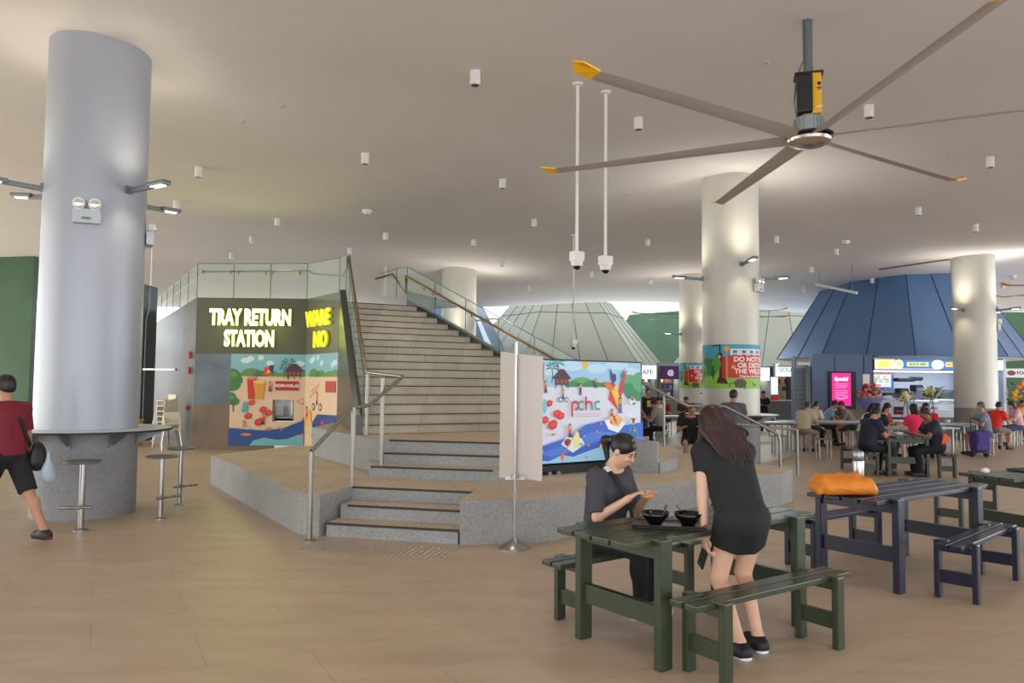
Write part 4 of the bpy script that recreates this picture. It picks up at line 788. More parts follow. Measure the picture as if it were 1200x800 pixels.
# ------------------------------------------------------------------ slatted tables and benches
def wood(name, col, c2): return mat(name, col, .30, noise=(2.5, .5, (1, 6, 1), c2), bump=(25, .06))
m_gw = wood('green_painted_wood', c(54, 64, 45), c(46, 56, 39)); m_bw = wood('blue_painted_wood', c(28, 31, 54), c(23, 26, 46)); m_dw = wood('dark_green_wood', c(52, 58, 46), c(42, 48, 38))
def slat_set(name, cat, label, x, y, th, L, Wd, H, nplank, inset, pr, lw, ld, m, rail_z, group, apron=.08):
    t = thing(name, label, cat, (x, y, 0), th, group); pw = Wd/nplank
    for k in range(nplank):
        b = MB(); b.box((0, -Wd/2+pw*(k+.5), H-.0175), (L, pw-.018, .035), bev=.005); b.build('plank', m, t)
    for sx in (-1, 1):
        xc = sx*(L/2-inset-lw/2)
        for sy in (-1, 1):
            b = MB(); yo = sy*(Wd/2+pr)
            b.box((xc, yo-sy*ld/2, (H+.003)/2), (lw, ld, H+.003), bev=.008)
            # the head of the leg folds over the edge plank
            b.box((xc, yo-sy*(ld*.5+.03), H-.004), (lw, ld+.05, .016), bev=.006)
            b.build('leg', m, t)
        b = MB(); b.box((xc, 0, H-.035-apron/2), (lw*.5, Wd+2*pr-2*ld+.01, apron)); b.build('top_rail', m, t)
        b = MB(); b.box((xc, 0, rail_z), (lw*.45, Wd+2*pr-2*ld+.01, .12 if H > .6 else .10)); b.build('low_rail', m, t)
    return t
def tset(x, y, th, label, m, g): return slat_set('picnic_table', 'table', label, x, y, th, 1.92, .643, .75, 4, .21, .05, .105, .055, m, .30, g)
def bset(x, y, th, label, m, g, L=1.47): return slat_set('bench', 'bench', label, x, y, th, L, .215, .45, 2, .16, .05, .075, .045, m, .17, g, .05)
def off(p, th, along, perp): return (p[0]+math.cos(th)*along-math.sin(th)*perp, p[1]+math.sin(th)*along+math.cos(th)*perp)
T1, th1 = (1.253, 5.222), .647; T2, th2 = (3.53, 6.911), .614; T3, th3 = (5.86, 8.30), .35; T4, th4 = (7.45, 14.9), 1.50
tset(*T1, th1, 'green slatted wooden table carrying the tray and two black bowls', m_gw, 'slatted picnic tables')
bset(1.575, 4.715, .60, 'green slatted bench in front of the nearest table', m_gw, 'slatted benches')
bset(*off(T1, th1, -.03, .60), th1, 'green slatted bench behind the nearest table under the seated woman', m_gw, 'slatted benches')
tset(*T2, th2, 'dark blue slatted table carrying the orange bag', m_bw, 'slatted picnic tables')
bset(3.914, 6.405, .745, 'dark blue slatted bench in front of the blue table', m_bw, 'slatted benches')
bset(*off(T2, th2, -.05, .62), th2, 'dark blue slatted bench behind the blue table', m_bw, 'slatted benches')
tset(*T3, th3, 'dark green slatted table with a green tray at the right picture edge', m_dw, 'slatted picnic tables')
bset(5.66, 9.47, .68, 'dark slatted bench behind the table with the green tray', m_dw, 'slatted benches')
tset(*T4, th4, 'dark green slatted table between the two men in navy shirts', m_dw, 'slatted picnic tables')
bset(*off(T4, th4, -.1, .66), th4, 'dark slatted bench under the man at the left of the far picnic table', m_dw, 'slatted benches')
bset(*off(T4, th4, -.25, -.66), th4, 'dark slatted bench under the man at the right of the far picnic table', m_dw, 'slatted benches')

# ------------------------------------------------------------------ things on the tables
ta = .0
tp = Vector((1.035, 4.99)); m_tray = mat('brown_tray', c(34, 28, 28), .35)
t = thing('tray', 'dark brown food tray on the green table', 'tray', (tp.x, tp.y, .752), -.20)
b = MB(); b.box((0, 0, .004), (.43, .29, .008), bev=.003); b.build('tray_base', m_tray, t)
b = MB()
for (cx, cy, sx, sy, rx, ry) in ((0, .15, .45, .012, .5, 0), (0, -.15, .45, .012, -.5, 0)): b.box((cx, cy, .014), (sx, .03, .008), rx=rx)
for s in (-1, 1): b.box((s*.222, 0, .014), (.03, .29, .008), ry=-s*.5)
b.build('tray_rim', m_tray, t)
m_bowl = mat('black_melamine', c(10, 10, 14), .18)
def bowl(x, y, label, sa, soup):
    t = thing('bowl', label, 'bowl', (x, y, .762), 0, 'black bowls on the tray')
    b = MB(); b.lathe([(0, .006), (.04, 0), (.045, .004), (.05, .012), (.083, .05), (.092, .078), (.089, .078), (.078, .05), (.045, .014), (0, .012)], seg=40); b.build('bowl_shell', m_bowl, t, smooth='all')
    b = MB(); b.lathe([(0, .055), (.078, .055)], seg=32); b.build('soup', mat('soup_'+soup, c(60, 44, 36) if soup == 'a' else c(48, 40, 42), .08), t)
    return t
def utensil(name, label, x, y, z, ang, tilt, m, L=.13):
    t = thing(name, label, name.split('_')[-1], (x, y, z), ang)
    b = MB(); e = Vector((math.cos(tilt)*L, 0, math.sin(tilt)*L)); b.cyl((0, 0, 0), tuple(e), .005, .008, 8); b.build('handle', m, t, smooth=True); b = MB(); b.ball((-.02, 0, .0), (.028, .018, .008)); b.build('spoon_bowl', m, t, smooth=True)
bowl(.945, 4.985, 'left black bowl on the brown tray', 1, 'a'); bowl(1.155, 4.965, 'right black bowl on the brown tray', 2, 'b')
utensil('soup_spoon', 'black soup spoon standing in the left bowl', .985, 4.98, .80, .3, 1.15, m_bowl, .09); utensil('soup_spoon', 'black soup spoon leaning out of the right bowl towards the right', 1.19, 4.97, .815, .35, .42, m_bowl, .12)
m_chop = mat('chopstick', c(40, 30, 34), .5); b = MB()
b = MB(); b.cyl((1.14, 5.0, .82), (1.09, 5.03, .875), .003, seg=6); o = b.build('chopsticks', m_chop, label='pair of dark chopsticks resting in the right bowl', cat='chopsticks')
t = thing('plastic_cup', 'clear plastic cup on the green table behind the bowls', 'cup', (1.325, 5.27, .751)); b = MB(); b.lathe([(0, 0), (.03, 0), (.042, .13), (.039, .13), (.028, .004), (0, .004)], seg=28); b.build('cup_wall', mat('clear_plastic', c(225, 230, 232), .08, alpha=.5), t, smooth='all'); b = MB(); b.lathe([(0, .004), (.028, .004), (.030, .03), (0, .03)], seg=24); b.build('drink', mat('milky', c(215, 220, 220), .3), t, smooth=True)
t = thing('table_sign', 'small clear acrylic notice standing on the far edge of the green table', 'sign', (1.60, 5.50, .751), -.3); b = MB(); b.box((0, 0, .085), (.11, .006, .16)); b.build('panel', mat('clear_acrylic', c(225, 232, 240), .1, alpha=.45), t); b = MB(); b.box((0, 0, .004), (.12, .05, .008)); b.build('foot', mat('clear_acrylic', c(0, 0, 0)), t); b = MB(); b.box((.0, -.004, .10), (.05, .002, .05)); b.build('red_mark', mat('sign_red', c(190, 70, 80), .5), t)
# orange bag
bx, by = 2.83, 6.50; mo = mat('orange_nylon', c(222, 134, 24), .5, noise=(9, .5, (1, 1, 1), c(204, 112, 14)), bump=(14, .55))
bag = thing('orange_bag', 'crumpled bright orange bag lying on the blue table', 'bag', (bx, by, .752), .05)
pr_ = [cone((-.17, 0, .07), (.17, .01, .068), .068, .064, .02), cone((-.2, -.06, .075), (.2, -.07, .07), .05, .048, .02), cone((-.2, .06, .08), (.2, .06, .075), .052, .05, .02), cone((-.21, -.07, .08), (-.20, .07, .085), .045, .045, .02), cone((.21, -.07, .07), (.21, .07, .07), .045, .045, .02), cone((-.1, -.1, .06), (-.02, .02, .12), .03, .035, .015), cone((.03, -.11, .07), (.12, .0, .115), .028, .03, .015), cone((.0, .08, .1), (.15, .05, .12), .03, .028, .015), cone((-.2, -.1, .05), (.2, -.11, .055), .045, .045, .03), cone((-.2, .07, .06), (.2, .08, .06), .05, .045, .03), cone((-.26, -.08, .03), (-.24, .09, .05), .03, .04, .02), cone((.25, -.08, .035), (.24, .08, .05), .035, .04, .02), cone((0, -.02, .10), (.16, .06, .11), .02, .03, .03), cone((-.15, .05, .11), (-.02, -.05, .105), .02, .02, .03)]
bb_ = organic('bag_body', pr_, mo, .012, bag, cuts=[((0, 0, .001), (0, 0, -1))])
for v in bb_.data.vertices: v.co.x *= .92; v.co.z *= 1.22
b = MB(); b.tube([(-.1, -.145, .07), (.0, -.155, .05), (.12, -.15, .065), (.2, -.14, .04)], .007, 6); b.build('drawstring', mo, bag, smooth=True)
t = thing('steel_flask', 'tall steel vacuum flask standing behind the orange bag', 'flask', (3.20, 7.02, .751)); t.scale = (1.35, 1.35, 1.2); b = MB(); b.lathe([(0, 0), (.035, 0), (.037, .004), (.037, .19), (.034, .2)], seg=32); b.build('flask_body', m_steel, t, smooth=True); b = MB(); b.lathe([(.034, .20), (.036, .203), (.036, .255), (.031, .268), (0, .27)], seg=32); b.build('lid', mat('flask_cap', c(150, 152, 152), .35, .8), t, smooth=True); b = MB(); b.lathe([(.0355, .196), (.0375, .197), (.0375, .203), (.0355, .204)], seg=32); b.build('band', m_black, t)
t = thing('green_tray', 'dark green food tray on the table at the right edge', 'tray', (5.80, 8.42, .752), .35); b = MB(); b.box((0, 0, .006), (.45, .33, .012), bev=.004); b.build('tray_base', mat('green_tray', c(22, 62, 48), .4), t); b = MB(); b.box((0, .165, .014), (.46, .014, .016)); b.box((0, -.165, .014), (.46, .014, .016)); b.box((.225, 0, .014), (.014, .33, .016)); b.box((-.225, 0, .014), (.014, .33, .016)); b.build('tray_rim', mat('green_tray', c(22, 62, 48)), t)
organic('crumpled_tissue', [ell((0, 0, .035), (.05, .04, .035), .01), ell((.05, .02, .025), (.035, .03, .025), .01), ell((-.04, .02, .04), (.03, .03, .025), .01), cone((0, 0, .05), (.02, .01, .075), .015, .01, .01)], mat('tissue', c(222, 222, 224), .8, bump=(30, .6)), .006, None, label='crumpled white tissue on the green tray', cat='tissue').location = (5.95, 8.46, .765)
organic('crumpled_tissue', [ell((0, 0, .03), (.045, .035, .03), .01), cone((0, 0, .03), (.04, .02, .04), .02, .012, .01)], mat('tissue', c(222, 222, 224)), .008, None, label='small white tissue on the near left corner of the table with the green tray', cat='tissue').location = (5.08, 8.16, .752)

# ------------------------------------------------------------------ steel canteen tables and round steel stools
m_ctop = mat('canteen_top', c(180, 184, 184), .3, .1)
def canteen(x, y, rz, L, Wd, label, H=.75):
    t = thing('canteen_table', label, 'table', (x, y, 0), rz, 'steel canteen tables'); b = MB(); b.box((0, 0, H-.015), (L, Wd, .03), bev=.006); b.build('table_top', m_ctop, t)
    b = MB(); b.box((0, 0, H-.06), (L-.2, .05, .05)); b.build('beam', m_gmet, t)
    for sx in (-1, 1):
        for sy in (-1, 1): b = MB(); b.cyl((sx*(L/2-.12), sy*(Wd/2-.1), 0), (sx*(L/2-.12), sy*(Wd/2-.1), H-.03), .025, seg=12); b.build('leg', m_rs, t, smooth=True)
def cstool(x, y, label, H=.46, rect=True, rz=0, top=None):
    t = thing('canteen_stool', label, 'stool', (x, y, 0), rz, 'steel legged canteen stools'); b = MB()
    b.box((0, 0, H-.012), (.36, .30, .024), bev=.008); b.build('seat', top or mat('stool_grey', c(110, 112, 110), .4), t)
    for sx in (-1, 1): b = MB(); b.tube([(sx*.13, .1, H-.02), (sx*.13, .1, .0)], .02, 8); b.tube([(sx*.13, -.1, H-.02), (sx*.13, -.1, 0)], .02, 8); b.build('leg', m_rs, t, smooth=True)
m_seatbr = mat('stool_brown', c(120, 84, 70), .5)
canteen(8.35, 20.2, .12, 2.4, .7, 'long steel canteen table in front of the man in the beige shirt')
canteen(7.6, 17.6, .05, 1.3, .6, 'steel canteen table right of the large poster column') if 0 else None
canteen(6.5, 19.4, .1, 1.6, .6, 'steel canteen table behind the handrail, left of the man in the beige shirt')
canteen(10.2, 21.0, .1, 1.6, .7, 'steel canteen table in front of the pink screen')
canteen(9.3, 17.6, .1, 1.8, .75, 'steel canteen table among the people in red and pink')
canteen(11.1, 19.4, .05, 1.5, .7, 'steel canteen table beside the woman with the purple trolley bag')
canteen(5.4, 22.6, .05, 2.2, .7, 'steel canteen table behind the large poster column')
canteen(7.2, 24.4, 0, 2.6, .7, 'far steel canteen table in front of the grey stall counter')
for x, y, lb, tp_ in ((6.55, 18.6, 'grey seat stool near the end of the handrail', None), (10.1, 20.1, 'brown seat canteen stool in front of the pink screen', m_seatbr), (10.7, 20.2, 'right one of the brown seat canteen stools before the pink screen', m_seatbr), (9.65, 21.9, 'brown seat canteen stool behind the table before the pink screen', m_seatbr),
                      (7.2, 17.55, 'stool beside the man in the beige shirt, seat empty', None), (12.6, 21.2, 'stool right of the woman with the purple bag', None), (5.6, 20.9, 'stool behind the large poster column', None), (6.1, 21.2, 'second stool behind the large poster column', None)): cstool(x, y, lb, top=tp_)
for k, (x, y, lb) in enumerate(((10.7, 19.35, 'left one of two small white cups on the canteen table'), (11.15, 19.4, 'right one of two small white cups on the canteen table'))):
    b = MB(); b.lathe([(0, 0), (.04, 0), (.06, .09), (.055, .09), (.035, .01), (0, .01)], seg=20); o = b.build('cup', m_white, smooth='all', label=lb, cat='cup'); o.location = (x, y, .751)
for k, (x, y, lb) in enumerate(((9.0, 17.5, 'white takeaway box on the table among the people in red, left one'), (9.4, 17.45, 'white takeaway box on the table among the people in red, middle one'), (9.8, 17.6, 'white takeaway box on the table among the people in red, right one'))):
    b = MB(); b.prism([(-.09, -.06), (.09, -.06), (.09, .06), (-.09, .06)], 0, .05); b.box((0, 0, .056), (.19, .13, .012)); o = b.build('takeaway_box', m_white, label=lb, cat='food box', group='takeaway boxes'); o.location = (x, y, .751)
b = MB(); b.box((0, 0, .01), (.3, .22, .02), bev=.004); o = b.build('tray', mat('grey_tray', c(110, 116, 124), .4), label='grey tray on the table between the men in navy shirts', cat='tray'); o.location = (7.1, 14.35, .752)
b = MB(); b.lathe([(0, 0), (.05, 0), (.08, .06), (.075, .06), (.045, .01), (0, .01)], seg=20); o = b.build('bowl', m_white, smooth='all', label='white bowl on the table between the men in navy shirts', cat='bowl'); o.location = (7.35, 14.4, .752)
# purple trolley bag
t = thing('trolley_bag', 'purple shopping trolley bag beside the elderly woman', 'trolley bag', (11.28, 18.3, 0), .1)
b = MB(); b.box((0, 0, .38), (.36, .26, .46), bev=.04); b.build('bag', mat('purple_cloth', c(66, 44, 128), .7), t); b = MB(); b.box((0, -.13, .45), (.28, .03, .22), bev=.01); b.build('front_pocket', mat('purple_cloth', c(0, 0, 0)), t)
for s in (-1, 1): b = MB(); b.cyl((s*.17, .05, .07), (s*.21, .05, .07), .07, seg=16); b.build('wheel', m_black, t)
b = MB(); b.tube([(-.12, .12, .1), (-.12, .15, .92), (.12, .15, .92), (.12, .12, .1)], .012); b.box((0, -.02, .12), (.34, .24, .03)); b.build('frame', m_black, t)

# ------------------------------------------------------------------ faceted hoods over the food stalls
def hood(name, label, cx, cy, zb, zt, rb, rt, n, rot, m, seams=2, ybias=0, sx=1.0, group='faceted stall hoods'):
    t = thing(name, label, 'canopy', (cx, cy, 0), 0, group); P = lambda r, z, i: Vector((r*math.cos(rot+2*math.pi*i/n)*sx, r*math.sin(rot+2*math.pi*i/n), z))
    for i in range(n):
        a0, a1, b1, b0 = P(rb, zb, i), P(rb, zb, i+1), P(rt, zt, i+1), P(rt, zt, i); nn = (a1-a0).cross(b0-a0).normalized()
        b = MB(); b.slab([tuple(a0), tuple(a1), tuple(b1), tuple(b0)], .05); b.build('hood_panel', m, t)
        b = MB()
        for k in range(0, seams+1):
            f = k/(seams+1); p, q = a0.lerp(a1, f)+nn*.028, b0.lerp(b1, f)+nn*.028; b.cyl(tuple(p), tuple(q), .018, seg=5)
        p, q = a0.lerp(b0, .78)+nn*.028, a1.lerp(b1, .78)+nn*.028
        if 'sage' in name: b.cyl(tuple(p), tuple(q), .018, seg=5)
        b.build('seam', m_seam, t)
    b = MB(); b.prism([tuple(P(rb-.05, 0, i))[:2] for i in range(n)], zb-.02, zb+.02); b.build('soffit', m_white, t)
    return t
hood('blue_hood', 'big blue faceted metal hood over the lit food stall', 15.1, 29.6, 2.72, 5.75, 4.5, 2.6, 9, .17, m_bluep, 1)
hood('sage_hood', 'sage green faceted hood behind the digital display', 2.7, 40.0, 2.35, 5.95, 5.7, 2.6, 6, math.radians(6), m_sage, 3)
hood('sage_hood', 'sage green faceted hood between the poster column and the blue hood', 15.2, 43, 2.6, 6.0, 7.0, 3.6, 6, .3, m_sage, 3)
hood('green_hood', 'dark green faceted hood seen behind the poster columns', 12.0, 47, 0.2, 5.9, 8.2, 4.9, 6, .2, m_green, 0)
hood('blue_hood', 'blue faceted hood seen through the right stair glass', -3.4, 36.6, 1.9, 5.9, 3.9, 1.7, 6, .25, mat('blue_panel_deep', c(64, 88, 132), .4, .2), 0, group='faceted stall hoods')
hood('blue_hood', 'small blue hood corner between the sage hood and the big blue hood', 24.2, 52, 4.8, 7.2, 6, 4, 6, .3, m_bluep, 0, group='faceted stall hoods') if 0 else None

# ------------------------------------------------------------------ lit food stall under the blue hood
s_ = thing('food_stall', 'blue food stall with lit menu boards, white counter and kitchen shelves', 'food stall', (15.1, 29.6, 0)); PO = Vector((15.1, 29.6, 0))
YF = 26.2
def X(px, y=YF): return D(px, 454, y).x
def sb(x0, x1, y0, y1, z0, z1, name, m, bev=0):
    b = MB(); b.box(((x0+x1)/2, (y0+y1)/2, (z0+z1)/2), (x1-x0, y1-y0, z1-z0), bev=bev); return pbuild(b, name, m, s_)
def Z(py, y=YF): return D(1070, py, y).z
m_kw = mat('kitchen_white', c(205, 212, 226), .4); m_kd = mat('kitchen_dark', c(28, 28, 32), .4)
sb(X(952), X(1024), YF, YF+.2, .93, 2.78, 'front_wall', m_bluew); sb(X(952), X(1024), YF-.02, YF+.2, 0, .93, 'wall_base', m_brown)
sb(X(978), X(979), YF-.012, YF, .93, 2.75, 'wall_seam', m_seam); sb(X(1012), X(1012)+.04, YF-.012, YF, 2.0, 2.75, 'wall_seam', m_seam)
sb(X(936), X(952), YF+.6, YF+.7, 0, 2.3, 'roller_shutter', mat('shutter', c(140, 146, 146), .5, .5)); sb(X(936), X(952), YF+.3, YF+.4, 2.3, 2.4, 'shutter_box', m_gmet); sb(X(934), X(936), YF+.2, YF+.5, 0, 2.7, 'corner_post', m_bluew)
for k in range(14): sb(X(937), X(952), YF+.58, YF+.6, .1+k*.155, .12+k*.155, 'shutter_slat', mat('shutter_line', c(96, 100, 100), .5))
sb(X(1170), X(1176), YF, YF+.3, 0, 2.78, 'front_wall', mat('pale_blue_wall', c(120, 150, 186), .5))
sb(X(1024), X(1176), YF+.1, YF+.9, 0, .62, 'counter_base', mat('dark_granite', c(70, 56, 50), .35)); sb(X(1024), X(1176), YF+3.2, YF+3.3, 0, 2.9, 'back_wall', m_kw); sb(X(1023), X(1024), YF, YF+3.2, 0, 2.8, 'side_wall', m_kw); sb(X(1176), X(1176)+.1, YF, YF+3.2, 0, 2.8, 'side_wall', m_kw)
sb(X(1024), X(1176), YF, YF+3.2, 2.62, 2.68, 'inner_ceiling', m_kw)
sb(X(1024), X(1076), YF+.0, YF+.6, .62, 1.28, 'white_counter', m_kw, .02); sb(X(1076), X(1118), YF+.05, YF+.6, .62, .9, 'white_counter', m_kw, .02); sb(X(1076), X(1176), YF+.6, YF+1.0, .62, 1.05, 'white_counter', m_kw)
sb(X(1025), X(1066), YF+1.2, YF+1.5, 1.28, 1.34, 'shelf', m_kw); sb(X(1067), X(1176), YF+2.6, YF+3.1, 1.52, 1.57, 'shelf', m_steel)
sb(X(1047), X(1058), YF-.02, YF, .72, .98, 'red_label', mat('label_black', c(30, 16, 20), .4)); sb(X(1049), X(1057), YF-.03, YF-.02, .79, .87, 'red_label', mat('label_red', c(190, 30, 40), .4))
# kitchen equipment
for (x0, x1, z0, z1, nm) in ((1064, 1083, 1.2, 1.45, 'black_pan'), (1082, 1094, 1.35, 1.62, 'black_urn'), (1101, 1112, 1.5, 1.75, 'oven'), (1080, 1102, 1.86, 2.0, 'ducting'), (1100, 1112, 1.9, 2.05, 'ducting')): sb(X(x0), X(x1), YF+1.6, YF+2.0, z0, z1, nm, m_kd, .05)
sb(X(1103), X(1118), YF+1.2, YF+1.8, 1.4, 1.62, 'white_machine', m_kw, .03); sb(X(1073), X(1079), YF+2.6, YF+2.8, 1.57, 1.72, 'blue_crate', mat('crate_blue', c(70, 110, 180), .5))
for k in range(6):
    b = MB(); b.cyl((X(1054)+k*.2, YF+2.8, 1.57), (X(1054)+k*.2, YF+2.8, 1.78), .05, seg=10); pbuild(b, 'canister', mat('canister', c(150, 160, 180), .4), s_)
for k, (px, z) in enumerate(((1040, 1.34), (1052, 1.34))): b = MB(); b.lathe([(0, 0), (.06, 0), (.12, .1), (.11, .1), (0, .03)], (X(px), YF+1.35, z), 16); pbuild(b, 'bowl', mat('warm_yellow', c(190, 160, 90), .5) if k == 0 else m_kw, s_)
# glass show cases
for (x0, x1, z0, z1) in ((1062, 1100, .9, 1.18), (1104, 1118, 1.05, 1.22)):
    sb(X(x0), X(x1), YF, YF+.5, z0, z1, 'show_case', m_glass); sb(X(x0), X(x1), YF+.0, YF+.5, z1, z1+.03, 'case_lid', glow('case_light', (225, 235, 250), .8))
for k in range(8): b = MB(); b.ball((X(1070)+k*.13, YF+.25, .95), (.06, .1, .05), 8, 6); pbuild(b, 'dish', mat('dish_%d' % (k % 3), (c(190, 60, 50), c(220, 214, 200), c(200, 170, 70))[k % 3], .5), s_)
# menu boards
def lightbox(x0, x1, z0, z1, y, draw, label=None, e=.9, parent=None, po=None):
    a = Art(x1-x0, z1-z0); a.e = e; draw(a, x1-x0, z1-z0); q = po or PO
    b = MB(); b.box(((x0+x1)/2, y+.04, (z0+z1)/2), (x1-x0+.04, .07, z1-z0+.04)); f = MB.build if 0 else None
    for v in b.b.verts: v.co -= q
    fr = b.build('lightbox', m_black, parent or s_); a.build('lit_face', fr, lambda x, yy, h: (x0+x-q.x, y-h-q.y, z0+yy-q.z)); return fr
def menu1(a, w, h):
    a.rect(0, 0, w, h, (60, 120, 196)); a.rect(0, h*.05, w*.16, h, (236, 240, 190)); a.ell(w*.07, h*.5, w*.04, h*.3, (226, 226, 100)); a.ell(w*.19, h*.5, w*.035, h*.5, (240, 240, 250)); a.ell(w*.19, h*.6, w*.02, h*.3, (240, 220, 120))
    a.rect(w*.25, h*.3, w*.42, h*.75, (220, 225, 120)); a.text('BLACK MEE', w*.335, h*.52, h*.32, (80, 120, 160), .004); a.ell(w*.49, h*.5, w*.05, h*.48, (230, 236, 250)); a.rect(w*.55, h*.3, w*.68, h*.75, (236, 220, 90)); a.text('NOODLE', w*.615, h*.52, h*.32, (190, 120, 60), .004); a.rect(0, 0, w*.5, h*.1, (200, 210, 240))
    a.rect(w*.71, 0, w*.82, h, (240, 240, 240)); a.ell(w*.77, h*.6, w*.035, h*.3, (230, 170, 60)); a.rect(w*.83, 0, w, h, (226, 236, 210)); a.ell(w*.88, h*.5, w*.03, h*.3, (220, 226, 110)); a.ell(w*.92, h*.25, w*.015, h*.12, (60, 90, 60))
def menu2(a, w, h):
    a.rect(0, 0, w, h, (60, 110, 200)); a.rect(0, h*.08, w*.9, h*.92, (226, 236, 240)); a.rect(0, h*.9, w, h, (226, 130, 110))
    for (x, y) in ((.12, .7), (.3, .72), (.2, .5), (.42, .48), (.6, .68), (.72, .5), (.12, .38)): a.ell(w*x, h*y, w*.075, h*.12, (40, 70, 50)); a.ell(w*x, h*y, w*.05, h*.07, (220, 230, 200))
    a.rect(w*.15, h*.15, w*.45, h*.25, (210, 90, 110)); a.text('MENU', w*.7, h*.2, h*.14, (60, 120, 90))
lightbox(X(1025), X(1176), 2.27, 2.62, YF-.02, menu1, e=.8); lightbox(X(1025.5), X(1051), 1.62, 2.13, YF+.25, menu2, e=.75)
sb(X(1026), X(1176), YF+.05, YF+.12, 2.18, 2.23, 'light_strip', glow('strip_white', (240, 245, 255), 2.5))
for x in (15.0, 17.0): a_ = bpy.data.lights.new('stall_light', 'AREA'); a_.size = 1.6; a_.energy = 34; a_.color = (.85, .92, 1); ao = bpy.data.objects.new('stall_light', a_); COL.objects.link(ao); ao.location = (x, YF+1.6, 2.55)
# pink screen
px0, px1 = X(974), X(996); t = thing('pink_screen', 'tall bright pink advertising screen in a black frame on the blue stall wall', 'screen', (px0, YF-.05, 1.0)); q_ = Vector((px0, YF-.05, 1.0))
def pink(a, w, h):
    a.rect(0, 0, w, h, (240, 30, 140)); a.text('Special', w/2, h*.82, w*.26, (255, 220, 240), .012)
    for k in range(7): a.rect(w*(.14+.03*(k % 2)), h*(.66-.055*k-(.04 if k > 2 else 0)), w*(.86-.04*(k % 3)), h*(.675-.055*k-(.04 if k > 2 else 0)), (255, 170, 215))
    a.line([(w*.2, h*.24), (w*.4, h*.215), (w*.6, h*.22), (w*.82, h*.26)], w*.04, (255, 200, 230))
b = MB(); b.box(((px1-px0)/2+.04, .03, .53), (px1-px0+.28, .10, 1.30)); b.build('frame', m_black, t)
a = Art(px1-px0, 1.12); a.e = .85; pink(a, px1-px0, 1.12); a.build('screen_face', t, lambda x, y, h: (x, -.022-h, y))

# ------------------------------------------------------------------ flower stands
def petals(t, cols, n, R, cen, sq=1.0, seed=1, leaf=True):
    rnd = random.Random(seed)
    for k in range(n):
        th_, ph = rnd.uniform(0, 6.28), math.acos(rnd.uniform(-.4, 1)); r = R*rnd.uniform(.7, 1)
        p = (cen[0]+r*math.sin(ph)*math.cos(th_), cen[1]+r*math.sin(ph)*math.sin(th_)*sq, cen[2]+r*math.cos(ph)); b = MB(); s = rnd.uniform(.05, .07)
        for j in range(5): q = j*1.257+th_; b.ball((p[0]+s*.5*math.cos(q), p[1]-.01, p[2]+s*.5*math.sin(q)), (s*.55, s*.4, s*.55), 7, 5)
        b.ball((p[0], p[1]-.02, p[2]), (s*.4, s*.4, s*.4), 7, 5); b.build('flower', mat('petal_%d%d%d' % cols[k % len(cols)], c(*cols[k % len(cols)]), .7), t, smooth='all')
    b = MB()
    for k in range(26):
        th_ = rnd.uniform(0, 6.28); r = R*rnd.uniform(.8, 1.25); z = cen[2]+rnd.uniform(-.6, .7)*R; p = Vector((cen[0]+r*math.cos(th_)*.9, cen[1]+r*math.sin(th_)*sq, z)); d = Vector((math.cos(th_)*.16, math.sin(th_)*.1, rnd.uniform(-.05, .14))); w_ = Vector((-d.y, d.x, .03)).normalized()*.035
        b.slab([tuple(p), tuple(p+d*.5+w_), tuple(p+d), tuple(p+d*.5-w_)], .006)
    b.build('foliage', mat('leaf_green', c(44, 84, 36), .6), t)
    return t
def flower_stand(x, y, zc, R, cols, label, seed, n=34, card=None, wrap=None):
    t = thing('flower_stand', label, 'flower stand', (x, y, 0), 0, 'congratulatory flower stands'); petals(t, cols, n, R, (0, 0, zc), .5, seed)
    b = MB()
    for k in range(3): q = k*2.09+.5; b.cyl((.28*math.cos(q), .28*math.sin(q), 0), (0, 0, zc), .015, seg=8)
    b.build('stand', m_gmet, t)
    if wrap: b = MB(); b.lathe([(.12, zc-R*1.9), (R*1.1, zc-R*.35), (R*1.05, zc-R*.3), (.1, zc-R*1.8)], seg=14); b.build('wrapping', mat('wrap_'+str(seed), c(*wrap), .6), t)
    if card: b = MB(); b.box((-.1, 0, zc+R+.12), (.22, .02, .34)); b.build('card', m_white, t)
flower_stand(11.62, 24.6, 1.42, .36, [(150, 40, 50), (196, 120, 100), (176, 50, 60), (210, 150, 130)], 'round red and peach flower stand with a card, left of the stall counter', 3, 54, True, (110, 120, 170))
flower_stand(12.95, 24.9, 1.30, .20, [(232, 200, 80), (236, 236, 230)], 'small yellow and white flower stand before the stall counter', 5, 18)
flower_stand(13.8, 24.9, 1.42, .26, [(206, 214, 60), (120, 160, 60), (120, 70, 130), (236, 236, 240)], 'yellow green flower stand with purple blooms before the stall counter', 7, 34)
flower_stand(17.3, 25.6, 1.45, .45, [(236, 184, 30), (226, 200, 60), (230, 120, 40)], 'yellow flower stand right of the column before the blue stall', 9, 34)
flower_stand(18.3, 26.4, 1.35, .5, [(200, 30, 40), (220, 60, 60), (236, 200, 60)], 'red flower stand near the right picture edge', 11, 36, None, (190, 30, 40))
b = MB(); b.box((0, 0, .55), (1.3, .8, 1.1), bev=.03); o = b.build('red_covered_table', mat('red_cloth', c(150, 20, 34), .7), label='red cloth covered table at the far right', cat='table'); o.location = (19.0, 27.2, 0)
t = thing('wall_sign', 'white sign with a dark red oval on the green wall at the far right', 'sign', (D(1180, 437, 30).x, 30, D(1190, 437, 30).z)); b = MB(); b.box((.5, 0, 0), (1.3, .08, .36), bev=.02); b.build('panel', m_white, t); b = MB(); b.ball((.15, -.045, 0), (.17, .01, .10)); b.build('oval', mat('maroon', c(110, 40, 44), .5), t)
b = MB()
vs, fs = text_polys('FOOD', .2, .004)
vv = [b.b.verts.new((.65+v[0], -.045, v[1])) for v in vs]
for f in fs: b.b.faces.new([vv[i] for i in f])
